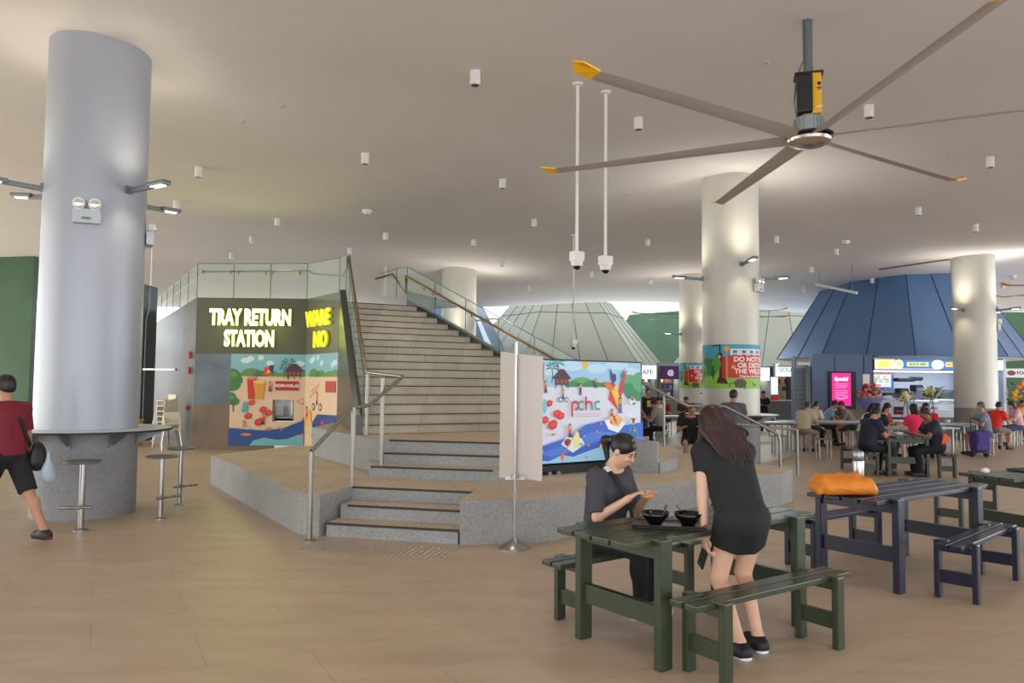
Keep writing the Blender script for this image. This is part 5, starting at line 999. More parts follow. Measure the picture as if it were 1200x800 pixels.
b.build('sign_text', m_black, t)
b = MB(); b.cyl((0, 0, .0), (0, 0, 1.6), .03); b.cyl((1.0, 0, 0), (1.0, 0, 1.6), .03); o = b.build('post', m_gmet, t); o.location = (0, .03, -t.location.z+.02)

# ------------------------------------------------------------------ far stalls at the back
def far_stall(x0, x1, y, label, sign, signm, kind, zt=2.55):
    t = thing('far_stall', label, 'food stall', ((x0+x1)/2, y, 0)); w = x1-x0
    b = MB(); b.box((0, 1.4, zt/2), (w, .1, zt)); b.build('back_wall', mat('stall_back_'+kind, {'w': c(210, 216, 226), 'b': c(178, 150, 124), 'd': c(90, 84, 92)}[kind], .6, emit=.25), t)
    for s in (-1, 1): b = MB(); b.box((s*w/2, .7, zt/2), (.12, 1.5, zt)); b.build('side_wall', mat('stall_side', c(128, 134, 130), .6), t)
    b = MB(); b.box((0, 0, .5), (w, .5, 1.0), bev=.02); b.build('counter', mat('stall_counter', c(120, 126, 124), .5), t)
    b = MB(); b.box((0, -.1, zt-.32), (w*.96, .12, .62)); fr = b.build('sign_box', signm, t)
    if sign:
        a = Art(w*.8, .4); a.e = .6; a.text(sign, w*.4, .2, .30, (90, 110, 120) if kind != 'd' else (240, 230, 255), .004); a.build('sign_text', fr, lambda x, yy, h: (x-w*.4, -.162-h, zt-.52+yy), step=.001)
    la = bpy.data.lights.new('stall_light', 'AREA'); la.size = w*.6; la.energy = 26; la.color = (1, .96, .9); lo = bpy.data.objects.new('stall_light', la); COL.objects.link(lo); lo.location = ((x0+x1)/2, y+.7, zt-.1)  # area lamp added to lift the dark space under the hood
    rnd = random.Random(int(abs(x0)*10))
    for k in range(3): b = MB(); b.box((0, 1.25, 1.1+.33*k), (w*.9, .25, .03)); b.build('shelf', m_gmet, t)
    for k in range(9): b = MB(); b.cyl((-w*.4+w*.1*k, 1.2, 1.13+.33*(k % 3)), (-w*.4+w*.1*k, 1.2, 1.13+.33*(k % 3)+rnd.uniform(.12, .26)), rnd.uniform(.05, .1), seg=8); b.build('jar', mat('jar_%d' % (k % 4), (c(60, 50, 60), c(180, 60, 50), c(200, 190, 160), c(70, 100, 150))[k % 4], .5), t)
    return t
sgw = glow('sign_white', (232, 240, 246), .95); sgd = glow('sign_plum', (66, 40, 84), .25)
def XX(px, y): return D(px, 454, y).x
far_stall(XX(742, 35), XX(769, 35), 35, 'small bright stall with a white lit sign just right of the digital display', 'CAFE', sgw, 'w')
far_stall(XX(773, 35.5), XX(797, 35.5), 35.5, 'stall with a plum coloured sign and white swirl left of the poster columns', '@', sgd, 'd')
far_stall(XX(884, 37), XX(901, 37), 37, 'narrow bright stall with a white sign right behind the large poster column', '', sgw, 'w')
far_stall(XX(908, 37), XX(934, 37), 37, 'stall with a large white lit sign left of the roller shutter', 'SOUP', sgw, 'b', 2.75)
t = thing('menu_board', 'narrow white lit menu board left of the warm stall', 'menu board', (XX(908, 36), 36.4, 0)); b = MB(); b.box((.12, 0, 1.65), (.3, .08, .85)); b.build('lit_face', sgw, t); b = MB(); b.box((.12, .0, 1.0), (.3, .1, .5)); b.build('lower_panel', mat('label_red', c(190, 30, 40), .4), t); b = MB(); b.cyl((.12, .05, 0), (.12, .05, 1.2), .03); b.build('post', m_gmet, t)
b = MB(); b.box((0, 0, 1.4), (14, .3, 2.8)); o = b.build('wall_back', mat('back_wall', c(120, 126, 122), .7), kind='structure'); o.location = (10, 39.5, 0)
b = MB(); b.box((0, 0, .5), (4.0, .4, 1.0), bev=.02); o = b.build('service_counter', mat('service_grey', c(96, 102, 104), .6), label='low grey service counter behind the far canteen tables', cat='counter'); o.location = (11.6, 33.5, 0)
# ------------------------------------------------------------------ people
SK = {'a': c(196, 150, 122), 'b': c(178, 130, 102), 'c': c(212, 168, 142), 'd': c(134, 92, 70)}
def V3(*a): return np.array(a, float)
def ik(a, b, l1, l2, pole):
    d = b-a; L = np.linalg.norm(d); Lc = min(L, (l1+l2)*.999); u = d/L; b2 = a+u*Lc
    x = (l1*l1-l2*l2+Lc*Lc)/(2*Lc); h = math.sqrt(max(l1*l1-x*x, 0)); p = pole-(pole@u)*u; n = np.linalg.norm(p); p = p/n if n > 1e-6 else V3(0, 0, 1)
    return a+u*x+p*h, b2
def rotm(rx, rz=0, ry=0): return np.array((Matrix.Rotation(rz, 3, 'Z') @ Matrix.Rotation(ry, 3, 'Y') @ Matrix.Rotation(rx, 3, 'X')))
def person(label, loc, face, s=1.0, zp=.95, lean=0.0, side=0.0, hands=((.22, .05, .72), (-.22, .05, .72)), feet=((.10, 0, .08), (-.10, 0, .08)), head=(0, 0), skin='a', shirt=(60, 60, 60), legs='long', legc=(30, 30, 36),
           hair='short', hairc=(26, 20, 20), shoes=(30, 30, 34), female=False, vox=.022, group=None, fingers=False, sleeve=.55, knees=None, fat=1.0, apron=None, toes=None, hempad=0, elb=(0, -.3, -1), collar=None):
    """face = heading angle of the body (0 looks along +Y); body local frame: +Y front, +X its right"""
    al = lean; R = rotm(-al, 0, side); pel = V3(0, 0, zp); sw = (.165 if female else .19)*s
    up = R@V3(0, 0, 1); rt = R@V3(1, 0, 0); fw = R@V3(0, 1, 0)
    waist = pel+up*.17*s; chest = pel+up*.34*s; neck = pel+up*.50*s; hd_R = rotm(-al*.35-head[0], head[1]); hc = neck+(hd_R@V3(0, .02, .17))*s
    hu = hd_R@V3(0, 0, 1); hf = hd_R@V3(0, 1, 0); hr_ = hd_R@V3(1, 0, 0)
    body, shirtp, pants, shoe = [], [], [], []
    k = .035*s; f = fat
    body += [ell(pel, V3(.155*f, .115*f, .12)*s, k, R), cone(pel+rt*.05*s, chest+rt*.055*s, .105*s*f, .115*s*f, k), cone(pel-rt*.05*s, chest-rt*.055*s, .105*s*f, .115*s*f, k), ell(chest+up*.03*s, V3(.165*f, .108*f, .16)*s, k, R),
             cone(chest+up*.10*s-rt*.12*s, chest+up*.10*s+rt*.12*s, .065*s, .065*s, k), cone(neck-up*.02*s, hc-hu*.06*s-hf*.01*s, .055*s, .052*s, .02)]
    if female: body += [ell(chest+up*.01*s+fw*.075*s+rt*.07*s, V3(.065, .055, .06)*s, .03), ell(chest+up*.01*s+fw*.075*s-rt*.07*s, V3(.065, .055, .06)*s, .03)]
    tn = len(body)-1; torso = body[:5]+(body[6:] if female else [])
    # head
    body += [ell(hc+hu*.02*s-hf*.008*s, V3(.074, .092, .096)*s, .01, hd_R), ell(hc-hu*.045*s+hf*.022*s, V3(.056, .062, .068)*s, .03, hd_R), cone(hc-hu*.085*s+hf*.055*s, hc-hu*.06*s+hf*.05*s, .022*s, .03*s, .02),
             cone(hc+hu*.012*s+hf*.080*s, hc-hu*.022*s+hf*.100*s, .009*s, .014*s, .012)]
    for sx in (-1, 1): body += [ell(hc+hr_*sx*.075*s-hf*.005*s-hu*.005*s, V3(.012, .022, .032)*s, .006, hd_R), ell(hc+hr_*sx*.034*s+hf*.078*s-hu*.022*s, V3(.02, .014, .016)*s, .012, hd_R)]
    if fingers: body += [ell(hc+hf*.087*s-hu*.052*s, V3(.022, .010, .006)*s, .004, hd_R), ell(hc+hf*.084*s-hu*.064*s, V3(.018, .010, .007)*s, .004, hd_R)]
    # arms
    for i, sx in enumerate((1, -1)):
        sh = neck-up*.055*s+rt*sx*sw; tgt = V3(*hands[i]); pole = V3(elb[0]*0+sx*.5, elb[1], elb[2]) if not isinstance(elb[0], tuple) else V3(*elb[i])
        el, wr = ik(sh, tgt, .285*s, .245*s, pole); d = (wr-el)/np.linalg.norm(wr-el)
        body += [cone(sh, el, .048*s*f, .037*s*f, .02), cone(el, wr, .038*s, .025*s, .015)]
        cut = sh+(el-sh)*sleeve; ad = (el-sh)/np.linalg.norm(el-sh)
        shirtp += [cone(neck-up*.05*s+rt*sx*.1*s, sh, .062*s, .058*s, .03), cone(sh, sh+(el-sh)*min(sleeve, 1)*1.02, .053*s*f, .049*s*f, .03, cut=[(cut, ad)])]
        if sleeve > 1: cut2 = el+(wr-el)*(sleeve-1); shirtp += [cone(sh, el, .05*s, .042*s, .02), cone(el, cut2, .042*s, .033*s, .02, cut=[(cut2, d)])]
        # hand: palm, four fingers and a thumb
        sidev = np.cross(d, V3(0, 0, 1)); sidev = sidev/max(np.linalg.norm(sidev), 1e-6); pn = np.cross(sidev, d)
        if abs(d[2]) > .8: sidev = V3(0, 1, 0)-d*d[1]; sidev /= np.linalg.norm(sidev); pn = np.cross(sidev, d)*sx
        pc = wr+d*.045*s; Rp = np.stack([sidev, d, pn], 1); body += [cone(wr, wr+d*.02*s, .024*s, .026*s, .01), ell(pc, V3(.040, .048, .016)*s, .01, Rp)]
        curl = -pn*.6 if pn[2] > 0 else pn*.6
        if abs(d[2]) > .8: curl = -V3(sx, 0, 0)*.6
        fr = .0085*s if fingers else max(.0095*s, vox*.5)
        for j, (o_, l_) in enumerate(((-.030, .066), (-.010, .076), (.011, .072), (.030, .056))):
            a_ = wr+d*.083*s+sidev*o_*s; b_ = a_+(d*.9+curl*.4)/1.0*l_*.5*s; c_ = b_+(d*.45+curl*1.25)*l_*.5*s; body += [cone(a_, b_, fr, fr*.92, .003), cone(b_, c_, fr*.92, fr*.8, .003)]
        ts = -1 if (sidev@V3(sx, 0, 0)) > 0 else 1; a_ = wr+d*.03*s+sidev*ts*.03*s; b_ = a_+(d*.6+sidev*ts*.7+curl*.2)*.035*s; body += [cone(a_, b_, fr*1.25, fr*1.05, .008), cone(b_, b_+(d*.9+curl*.5)*.028*s, fr*1.05, fr*.85, .003)]
    # legs
    jl = []
    for i, sx in enumerate((1, -1)):
        hp = pel+rt*sx*.09*s-up*.02*s; ank = V3(*feet[i]); kp = V3(sx*.12, 1, .1) if knees is None else V3(*knees[i]); kn, ank = ik(hp, ank, .425*s, .41*s, kp); jl.append((hp, kn, ank))
        body += [cone(hp, kn, .083*s*f, .056*s, .03), cone(kn, ank, .054*s, .036*s, .015), ell(kn+(ank-kn)*.3-V3(0, .018*s, 0), V3(.048, .05, .10)*s, .02)]
        td = V3(sx*.12, 1, 0) if toes is None else V3(*toes[i]); td = td/np.linalg.norm(td); td2 = V3(-td[1], td[0], 0); heel = ank-td*.035*s-V3(0, 0, .045*s); toe = ank+td*.13*s-V3(0, 0, .05*s)
        body += [cone(ank, heel, .036*s, .034*s, .02), cone(heel, toe, .034*s, .028*s, .02)]
        shoe += [(cone(heel, toe, .040*s, .033*s, .02), cone(ank-V3(0, 0, .02*s), heel, .042*s, .04*s, .02), cone(heel+td*.05*s+td2*.018*s, toe+td2*.012*s, .03*s, .028*s, .02), heel, toe)]
        if legs == 'long': pants += [cone(hp, kn, .086*s*f, .062*s, .035), cone(kn, ank+(kn-ank)*.05, .06*s, .048*s, .02)]
        elif legs == 'tight': pants += [cone(hp, kn, .083*s*f, .058*s, .035), cone(kn, ank+(kn-ank)*.08, .056*s, .040*s, .015), ell(kn+(ank-kn)*.3-V3(0, .018*s, 0), V3(.05, .052, .10)*s, .02)]
        elif legs == 'shorts': pt = hp+(kn-hp)*.92; pants += [cone(hp, pt, .092*s*f, .078*s, .035, cut=[(pt, (kn-hp)/np.linalg.norm(kn-hp))])]
        elif legs == 'mini': pt = hp+(kn-hp)*.40; pants += [cone(pel-up*.05*s, (pel+kn)/2*V3(.3, 1, 1), .11*s, .10*s, .06, cut=[(pt, (kn-hp)/np.linalg.norm(kn-hp))]), cone(hp, pt, .096*s*f, .092*s, .06, cut=[(pt, (kn-hp)/np.linalg.norm(kn-hp))])]
        elif legs == 'skirt': pt = hp+(kn-hp)*.85; pants += [cone(hp, pt, .10*s*f, .11*s, .09, cut=[(pt, (kn-hp)/np.linalg.norm(kn-hp))])]
    pants += [ell(pel, V3(.16*f, .12*f, .115)*s, k, R)]
    inf = .011 if vox < .013 else .017
    o = organic('person', body, mat('skin_'+skin, SK[skin], .5), vox, None, label=label, cat='person', group=group); o.location = loc; o.rotation_euler = (0, 0, face)
    hem = pel-up*(.02+hempad)*s
    organic('shirt', torso+shirtp, mat('cloth_%d_%d_%d' % shirt, c(*shirt), .8, bump=(18, .35)), vox, o, inflate=inf, cuts=[(hem, -up), (neck+up*.012*s+fw*.0, up*.9+fw*.35)])
    organic('trousers' if legs in ('long', 'tight') else ('skirt' if legs in ('skirt', 'mini') else 'shorts'), pants, mat('cloth_%d_%d_%d' % legc, c(*legc), .85, bump=(18, .3)), vox, o, inflate=inf*.7, cuts=[(pel+up*.09*s, up)])
    for a_, b_, c_, heel, toe in shoe:
        zb = min(heel[2], toe[2])-.038*s
        sh_o = organic('shoe', [a_, b_, c_], mat('shoe_%d_%d_%d' % shoes, c(*shoes), .6), max(vox*.7, .006), o, inflate=.008, cuts=[((heel+toe)/2-V3(0, 0, .034*s), (0, 0, -1))])
    # hair
    H = []
    m_h = mat('hair_%d_%d_%d' % hairc, c(*hairc), .45, noise=(3, .6, (26, 26, 1.5), tuple(v*.5 for v in c(*hairc))))
    cap = ell(hc+hu*.034*s-hf*.018*s, V3(.086, .098, .094)*s, .012, hd_R); fc = [(hc+hf*.052*s+hu*.03*s, hf*1.0-hu*.75), (hc-hf*.0-hu*.035*s, -hu*1.0+hf*.6)]
    if hair == 'bald': H = [ell(hc+hu*.02*s-hf*.022*s, V3(.08, .088, .085)*s, .01, hd_R)]; fc = [(hc-hf*.0+hu*.03*s, hf*1.0+hu*.35), (hc-hu*.05*s, -hu)]
    elif hair == 'short': H = [cap, ell(hc-hf*.035*s-hu*.005*s, V3(.080, .075, .085)*s, .015, hd_R)]; fc = [(hc+hf*.058*s+hu*.045*s, hf*.95-hu*.55), (hc-hf*.05*s-hu*.045*s, -hu*1.0+hf*.75)]
    elif hair == 'pony': H = [cap, ell(hc-hf*.10*s+hu*.03*s, V3(.030, .034, .034)*s, .015), cone(hc-hf*.12*s+hu*.02*s, hc-hf*.165*s-hu*.02*s, .028*s, .033*s, .02), cone(hc-hf*.165*s-hu*.02*s, hc-hf*.155*s+V3(0, 0, -.17)*s, .035*s, .014*s, .02)]; fc = None
    elif hair == 'bun': H = [cap, ell(hc-hf*.11*s+hu*.02*s, V3(.04, .04, .04)*s, .015)]; fc = None
    elif hair == 'bob': H = [cap, cone(hc-hf*.03*s+hr_*.07*s, hc-hf*.03*s+hr_*.075*s-hu*.12*s, .035*s, .03*s, .02), cone(hc-hf*.03*s-hr_*.07*s, hc-hf*.03*s-hr_*.075*s-hu*.12*s, .035*s, .03*s, .02), cone(hc-hf*.075*s, hc-hf*.085*s-hu*.12*s, .05*s, .045*s, .03)]; fc = None
    elif hair == 'long':
        H = [cap]; fc = None
        for q in (-.10, -.075, -.045, -.015, .015, .045, .075, .095):
            b0 = hc-hf*(.08-.5*abs(q))*s+hr_*q*.85*s+hu*.02*s; m1 = neck-fw*(.10-.35*abs(q))*s+rt*q*1.3*s+up*.05*s; e1 = chest-fw*.125*s+rt*(q*1.15+.01)*s-up*(.02-.3*abs(q)+.03*math.sin(q*90))*s; H += [cone(b0, m1, .036*s, .034*s, .012), cone(m1, e1, .034*s, .010*s, .010)]
        for q in (-.10, -.085): H += [cone(hc+hr_*q*.8*s-hu*.01*s, neck+rt*q*1.25*s+fw*.05*s+up*.02*s, .026*s, .028*s, .02), cone(neck+rt*q*1.25*s+fw*.05*s+up*.02*s, chest+rt*q*1.5*s+fw*.09*s-V3(0, 0, .02*s), .026*s, .01*s, .02)]
    if fc is None:
        sub = [ell(hc+hf*.075*s-hu*.045*s, V3(.066, .075, .082)*s, 0, hd_R)]; organic('hair', H, m_h, max(vox*.6, .007), o, sub=sub)
    else: organic('hair', H, m_h, max(vox*.6, .007), o, cuts=fc)
    if fingers:   # eyes, brows
        for sx in (-1, 1):
            b = MB(); p = hc+hr_*sx*.031*s+hf*.0855*s+hu*.008*s; M = Matrix([(hr_[i_], hf[i_], hu[i_]) for i_ in range(3)]); bmesh.ops.create_uvsphere(b.b, u_segments=10, v_segments=6, radius=1, matrix=Matrix.Translation(p) @ M.to_4x4() @ Matrix.Diagonal((.014*s, .005*s, .0035*s, 1))); b.build('eye', mat('lash', c(34, 22, 20), .4), o, smooth='all')
            b = MB(); p = hc+hr_*sx*.033*s+hf*.086*s+hu*.027*s; bmesh.ops.create_uvsphere(b.b, u_segments=10, v_segments=6, radius=1, matrix=Matrix.Translation(p) @ M.to_4x4() @ Matrix.Diagonal((.018*s, .006*s, .003*s, 1))); b.build('eyebrow', mat('lash', c(0, 0, 0)), o, smooth='all')
        b = MB(); p = hc+hf*.0955*s-hu*.058*s; bmesh.ops.create_uvsphere(b.b, u_segments=10, v_segments=6, radius=1, matrix=Matrix.Translation(p) @ M.to_4x4() @ Matrix.Diagonal((.020*s, .005*s, .007*s, 1))); b.build('lips', mat('lip', c(176, 104, 96), .5), o, smooth='all')
    o['_'] = 0; del o['_']
    J = dict(pel=pel, chest=chest, neck=neck, hc=hc, up=up, fw=fw, rt=rt, legs=jl, hf=hf, hu=hu, hr=hr_)
    return o, J
def strap(o, pts, w, m, name='strap', th=.006):
    b = MB(); V = [Vector(p) for p in pts]
    for p, q in zip(V, V[1:]):
        d = (q-p).normalized(); n = d.cross(Vector((0, 1, .2))).normalized()*w/2; b.slab([tuple(p-n), tuple(q-n), tuple(q+n), tuple(p+n)], th)
    return b.build(name, m, o)
m_strap = mat('strap_black', c(18, 18, 22), .7)

# --- seated woman at the green table. faces to the right picture side and to the camera a little
o, J = person('seated woman in a dark grey T-shirt with a ponytail and crossbody bag, holding a pastry', (.70, 5.78, 0), math.radians(-134), s=1.02, zp=.53, lean=.14, head=(.50, .10), hands=((.115, .30, .84), (-.08, .335, .845)),
              feet=((.09, .40, .085), (-.12, .34, .085)), skin='c', shirt=(62, 60, 70), legs='tight', legc=(16, 16, 20), hair='pony', hairc=(30, 22, 22), shoes=(206, 208, 214), female=True, vox=.0085, fingers=True, sleeve=.86, elb=(0, -.35, -1), fat=1.04)
hc, hf, hu, hr_ = J['hc'], J['hf'], J['hu'], J['hr']
b = MB(); b.lathe([(.026, -.01), (.034, 0), (.026, .01)], tuple(hc-hf*.122+hu*.02), 14); b.build('hair_tie', mat('tie_tan', c(196, 140, 90), .6), o, smooth='all')
b = MB(); b.box(tuple(hc+hu*.118+hf*.03), (.05, .02, .015), rz=.4); b.build('hair_clip', mat('clip', c(120, 90, 90), .4), o)
ch, nk, rt, fw, up, pl = J['chest'], J['neck'], J['rt'], J['fw'], J['up'], J['pel']
strap(o, [nk-fw*.13+rt*.09-up*.07, nk-fw*.02+rt*.105+up*.045, nk+fw*.125+rt*.09-up*.04, ch+fw*.182+rt*.06+up*.04, ch+fw*.190-rt*.03-up*.08, pl+fw*.185-rt*.11+up*.13], .045, m_strap, 'bag_strap')
strap(o, [nk+fw*.03+rt*.108+up*.03, nk+fw*.065+rt*.10-up*.0], .05, mat('strap_white', c(210, 212, 216), .5), 'strap_buckle')
organic('waist_bag', [ell(pl+fw*.155-rt*.08+up*.09, (.10, .045, .055), .01), ell(pl+fw*.16-rt*.16+up*.08, (.07, .04, .04), .02)], m_strap, .01, o)
pz = Matrix.Rotation(math.radians(-138), 3, 'Z') @ Vector((-.01, .415, .862))+Vector((.70, 5.78, 0))
organic('pastry', [ell((0, 0, 0), (.045, .030, .010), .01), ell((.015, .005, .012), (.030, .020, .012), .008), ell((-.022, 0, .008), (.018, .018, .012), .008)], mat('pastry', c(222, 148, 70), .7, bump=(40, .5)), .006, None, label='flat golden pastry held in the hands of the seated woman', cat='pastry').location = pz

# --- standing woman bent at the bench, seen from behind
o, J = person('standing woman in a short black dress with long dark red brown hair, seen from behind', (1.47, 4.86, 0), math.radians(16), s=.98, zp=.84, lean=.50, side=0.0, head=(.34, .1), hands=((.24, .42, .70), (-.205, .10, .62)),
              feet=((.10, -.02, .085), (-.08, -.10, .085)), skin='c', shirt=(19, 19, 23), legs='mini', legc=(19, 19, 23), hair='long', hairc=(50, 24, 27), shoes=(20, 20, 24), female=True, vox=.0085, fingers=True, sleeve=.42, knees=((.1, 1, 0), (-.1, 1, 0)), elb=(0, -.6, -.6))
for sg, (hp, kn, ank) in zip((1, -1), J['legs']):
    td = V3(sg*.12, 1, 0); td /= np.linalg.norm(td); organic('shoe_sole', [cone(ank-td*.04+V3(0, 0, -.068), ank+td*.125+V3(0, 0, -.07), .044, .038, .01)], mat('sole_white', c(222, 224, 230), .5), .007, o, cuts=[(ank+V3(0, 0, -.052), (0, 0, 1)), (ank+V3(0, 0, -.084), (0, 0, -1))])
# hair tie round the left arm, phone in the hand
b = MB(); wr = J['pel']
b.box((-.205, .13, .555), (.012, .07, .13), rx=.5, bev=.005); b.build('phone', m_black, o)
pl, up, fw, rt = J['pel'], J['up'], J['fw'], J['rt']


# --- man walking out at the left edge
o, J = person('walking man in a dark red polo shirt and black shorts at the left picture edge', (-5.13, 7.75, 0), math.radians(72), s=1.02, zp=.90, lean=.06, head=(.10, -.1), hands=((.27, .02, .74), (-.26, -.06, .76)), feet=((.12, -.42, .12), (-.10, .35, .085)), skin='b', shirt=(118, 26, 42), legs='shorts', legc=(24, 24, 30),
              hair='short', hairc=(24, 20, 20), shoes=(40, 38, 40), vox=.011, fingers=True, sleeve=.75, fat=1.08, elb=(0, -.8, -.3))
nk, ch, rt, fw, up, pl = J['neck'], J['chest'], J['rt'], J['fw'], J['up'], J['pel']
strap(o, [nk+fw*.06-rt*.09-up*.03, nk-rt*.09+up*.02, nk-fw*.09-rt*.06-up*.08, ch-fw*.15+rt*.03, pl-fw*.14+rt*.13+up*.12, pl+rt*.22+up*.06-fw*.05], .035, m_strap, 'bag_strap')
loc = o.matrix_basis @ Vector((.26, -.10, .80))
loc = Matrix.Rotation(math.radians(72), 4, 'Z') @ Vector((.25, -.12, .86))+Vector((-5.13, 7.75, 0))
organic('shoulder_bag', [ell((0, 0, 0), (.07, .10, .15), .02), ell((0, 0, -.06), (.075, .11, .09), .03)], mat('bag_black', c(20, 20, 24), .5), .014, None, label='black shoulder bag hanging at the hip of the walking man', cat='bag').location = loc
organic('plastic_bag', [ell((0, 0, 0), (.05, .08, .11), .02), cone((0, 0, .08), (0, 0, .2), .03, .012, .02), ell((0, .03, -.05), (.05, .08, .07), .03)], mat('bag_plastic', c(186, 208, 222), .3, alpha=.75, bump=(20, .5)), .012, None, label='pale plastic carrier bag in the hand of the walking man', cat='plastic bag').location = loc+Vector((.10, .02, -.16))
for i, (hp, kn, ank) in enumerate(J['legs']):
    organic('shoe_sole', [cone(ank+V3(0, -.05, -.072), ank+V3(.01, .14, -.074), .042, .036, .01)], mat('sole_red', c(150, 30, 30), .5), .01, o, cuts=[(ank+V3(0, 0, -.062), (0, 0, 1)), (ank+V3(0, 0, -.09), (0, 0, -1))])

# --- background diners
def sitter(label, x, y, face, shirt, skin='b', legs='shorts', legc=(40, 40, 46), hair='short', hairc=(24, 20, 20), seat=.46, lean=.35, head=(.35, 0), female=False, hands=((.16, .40, .80), (-.16, .40, .80)), shoes=(36, 34, 36), s=.97, group=None, sleeve=.6, feet=None, fat=1.0, stool=True, slabel=None):
    o, J = person(label, (x, y, 0), face, s=s, zp=seat+.10, lean=lean, head=head, hands=hands, feet=feet or ((.10, .38, .085), (-.12, .34, .085)), skin=skin, shirt=shirt, legs=legs, legc=legc, hair=hair, hairc=hairc, shoes=shoes, female=female, vox=.021, sleeve=sleeve, fat=fat)
    if stool: cstool(x, y-.0, slabel or 'stool under the '+' '.join(label.split()[:12]), H=seat, rz=face)
    return o, J
R90 = math.radians
hi = .72
sitter('man in a grey T-shirt on a high stool at the large poster column', 4.38, 15.05, R90(-35), (88, 90, 100), 'b', 'shorts', (22, 22, 26), seat=.72, lean=.12, head=(.1, 0), hands=((.1, .38, 1.08), (-.18, .36, 1.06)), feet=((.12, .3, .30), (-.14, .26, .32)))
sitter('man in a black T-shirt bending forward on a stool left of the large poster column', 3.75, 15.9, R90(170), (22, 24, 26), 'b', 'shorts', (26, 26, 30), lean=.3, seat=.46, head=(.3, .3))
sitter('man in a light grey T-shirt and black trousers sitting beyond the right stair rail', 3.95, 19.9, R90(60), (150, 140, 134), 'b', 'long', (20, 20, 24), lean=.3)
o, J = person('person standing in a black T-shirt and blue jeans beside the digital display', (3.92, 21.8, 0), R90(190), s=.90, zp=.84, hands=((.2, .2, .85), (-.25, .0, .75)), skin='b', shirt=(24, 24, 26), legs='long', legc=(40, 56, 90), hair='short', vox=.022, feet=((.1, 0, .085), (-.1, 0, .085)))
b = MB(); b.box((0, .125, 1.12), (.14, .02, .18)); b.build('shirt_print', mat('print_yellow', c(190, 170, 80), .6), o)
sitter('person in a white top at a far table behind the man in light grey', 4.6, 24.5, R90(200), (210, 208, 204), 'a', hair='bob', female=True)
sitter('person in an orange brown top at a far table beside the person in white', 4.0, 24.2, R90(160), (180, 96, 60), 'b', hair='bob', female=True, hairc=(60, 30, 20))
sitter('person in a dark top at a far table left of the poster columns', 5.75, 25.6, R90(200), (36, 36, 44), 'b')
sitter('person in red at a far table left of the poster columns', 5.1, 25.0, R90(140), (160, 30, 36), 'b', female=True, hair='bun')
sitter('woman in black seated alone right of the large poster column', 9.35, 28.2, R90(170), (24, 24, 28), 'b', 'long', (26, 26, 30), female=True, hair='bun', seat=.62, lean=.1, head=(.2, 0), hands=((.1, .25, .95), (-.1, .25, .93)))
sitter('man in a beige shirt and khaki shorts at the long steel table', 7.35, 19.15, R90(-48), (196, 180, 152), 'b', 'shorts', (140, 122, 100), hairc=(60, 46, 40), fat=1.05)
sitter('man in a white shirt leaning over the long steel table', 8.2, 20.9, R90(-60), (206, 198, 192), 'b', 'long', (30, 30, 36), lean=.45)
sitter('man in a light blue shirt at the long steel table', 8.9, 21.6, R90(-100), (124, 156, 186), 'b', 'long', (30, 34, 50), lean=.4)
sitter('man in a black top at the far end of the long steel table', 9.35, 22.3, R90(-170), (30, 28, 32), 'b', 'long', lean=.4)
sitter('man in a brown grey shirt before the pink screen', 9.55, 21.2, R90(60), (118, 106, 100), 'b', 'shorts', (60, 58, 50), hairc=(50, 32, 24), lean=.45)
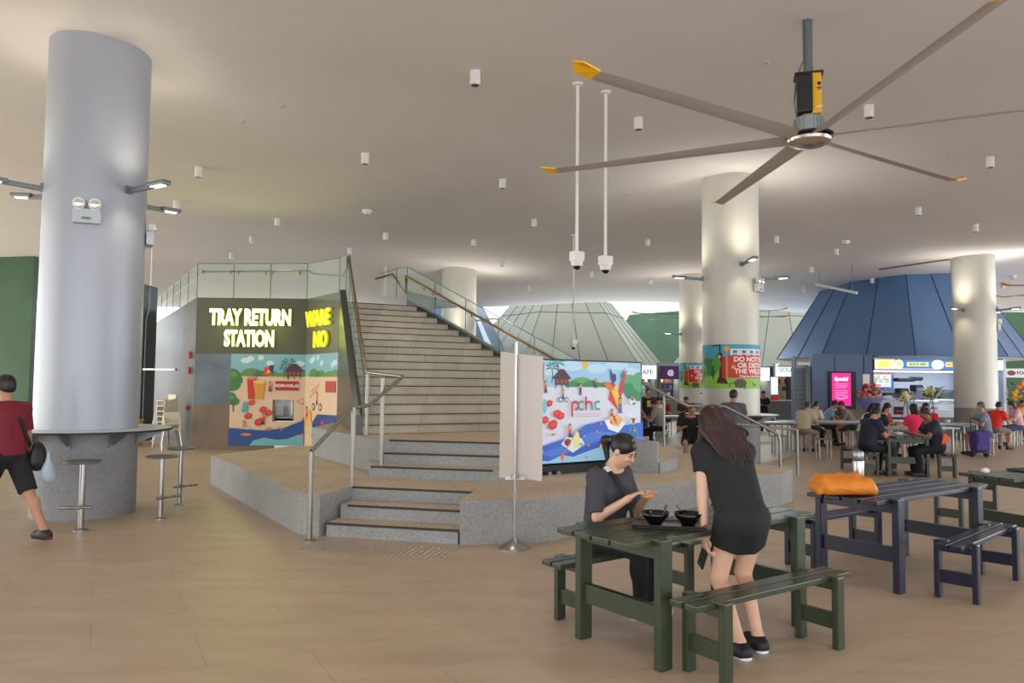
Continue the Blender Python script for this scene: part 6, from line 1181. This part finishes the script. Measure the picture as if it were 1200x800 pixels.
# two men at the far picnic table
sitter('man in a navy T-shirt with orange trim at the left of the far picnic table', 6.72, 14.35, R90(-75), (26, 32, 52), 'b', 'long', (20, 20, 26), lean=.22, head=(.5, 0), stool=False, hands=((.12, .42, .82), (-.14, .42, .80)), fat=1.1)
sitter('dark haired man in a navy and orange polo right of the far picnic table', 7.98, 14.25, R90(82), (26, 30, 50), 'd', 'long', (18, 20, 26), lean=.25, head=(.35, 0), stool=False, hands=((.14, .45, .80), (-.14, .45, .80)), fat=1.15)
b = MB(); b.slab([(7.93, 14.02, .62), (8.08, 14.04, .66), (8.06, 14.03, .78), (7.98, 14.02, .82)], .02)
for v in b.b.verts: v.co -= Vector((7.98, 14.25, 0)); 
o_ = b.build('orange_panel', mat('cloth_orange', c(226, 90, 30), .7)); o_.parent = bpy.data.objects[[x.name for x in bpy.data.objects if x.get('label', '').startswith('dark haired man in a navy')][0]]; o_.rotation_euler = (0, 0, -R90(82))
# group in front of the blue stall
sitter('person in a navy top with their back turned, left of the people in red', 8.25, 17.3, R90(-50), (28, 34, 50), 'b', 'long', (24, 24, 30), lean=.25, fat=1.1)
sitter('woman in a red top left of the woman in pink', 8.9, 18.4, R90(-150), (168, 30, 40), 'c', 'long', (40, 40, 60), female=True, hair='bob', lean=.3)
sitter('person in a white top facing the woman in red', 8.35, 18.1, R90(-110), (200, 200, 206), 'c', 'long', (60, 70, 90), female=True, hair='bob')
sitter('woman in a bright pink top with dark hair tied back, seen from behind', 8.95, 16.7, R90(5), (226, 44, 92), 'c', 'shorts', (180, 170, 170), female=True, hair='bob', lean=.2, head=(.3, 0))
sitter('person in a red shirt right of the woman in pink', 10.0, 18.3, R90(150), (190, 30, 36), 'c', 'long', (40, 40, 60), hair='short', lean=.2)
sitter('elderly woman in a grey blue top with short grey hair beside the purple trolley bag', 11.75, 18.8, R90(75), (122, 132, 152), 'b', 'shorts', (60, 80, 120), female=True, hair='short', hairc=(104, 98, 94), hands=((.1, .3, 1.05), (-.15, .34, .86)), lean=.15, head=(.1, .2))
sitter('man in a bright red T-shirt behind the elderly woman', 13.1, 20.6, R90(-70), (222, 50, 36), 'b', 'shorts', (120, 110, 104), lean=.25)
sitter('woman in a pale pink top at the right picture edge', 14.7, 22.0, R90(75), (226, 170, 184), 'c', 'shorts', (70, 84, 120), female=True, hair='bob', hairc=(60, 36, 28), lean=.2)
sitter('person in yellow behind the man in the bright red T-shirt', 15.95, 23.8, R90(180), (226, 160, 40), 'b', 'long', lean=.1)
sitter('person in dark red near the red flower stand', 16.9, 24.6, R90(150), (140, 30, 40), 'b', 'long', lean=.2, female=True, hair='bob')
o, J = person('stall worker in a pale shirt standing behind the stall counter', (13.9, 27.6, 0), R90(180), s=.97, zp=.95, hands=((.2, .3, 1.0), (-.2, .3, 1.0)), skin='b', shirt=(180, 186, 200), legs='long', vox=.024) if 0 else (None, None)
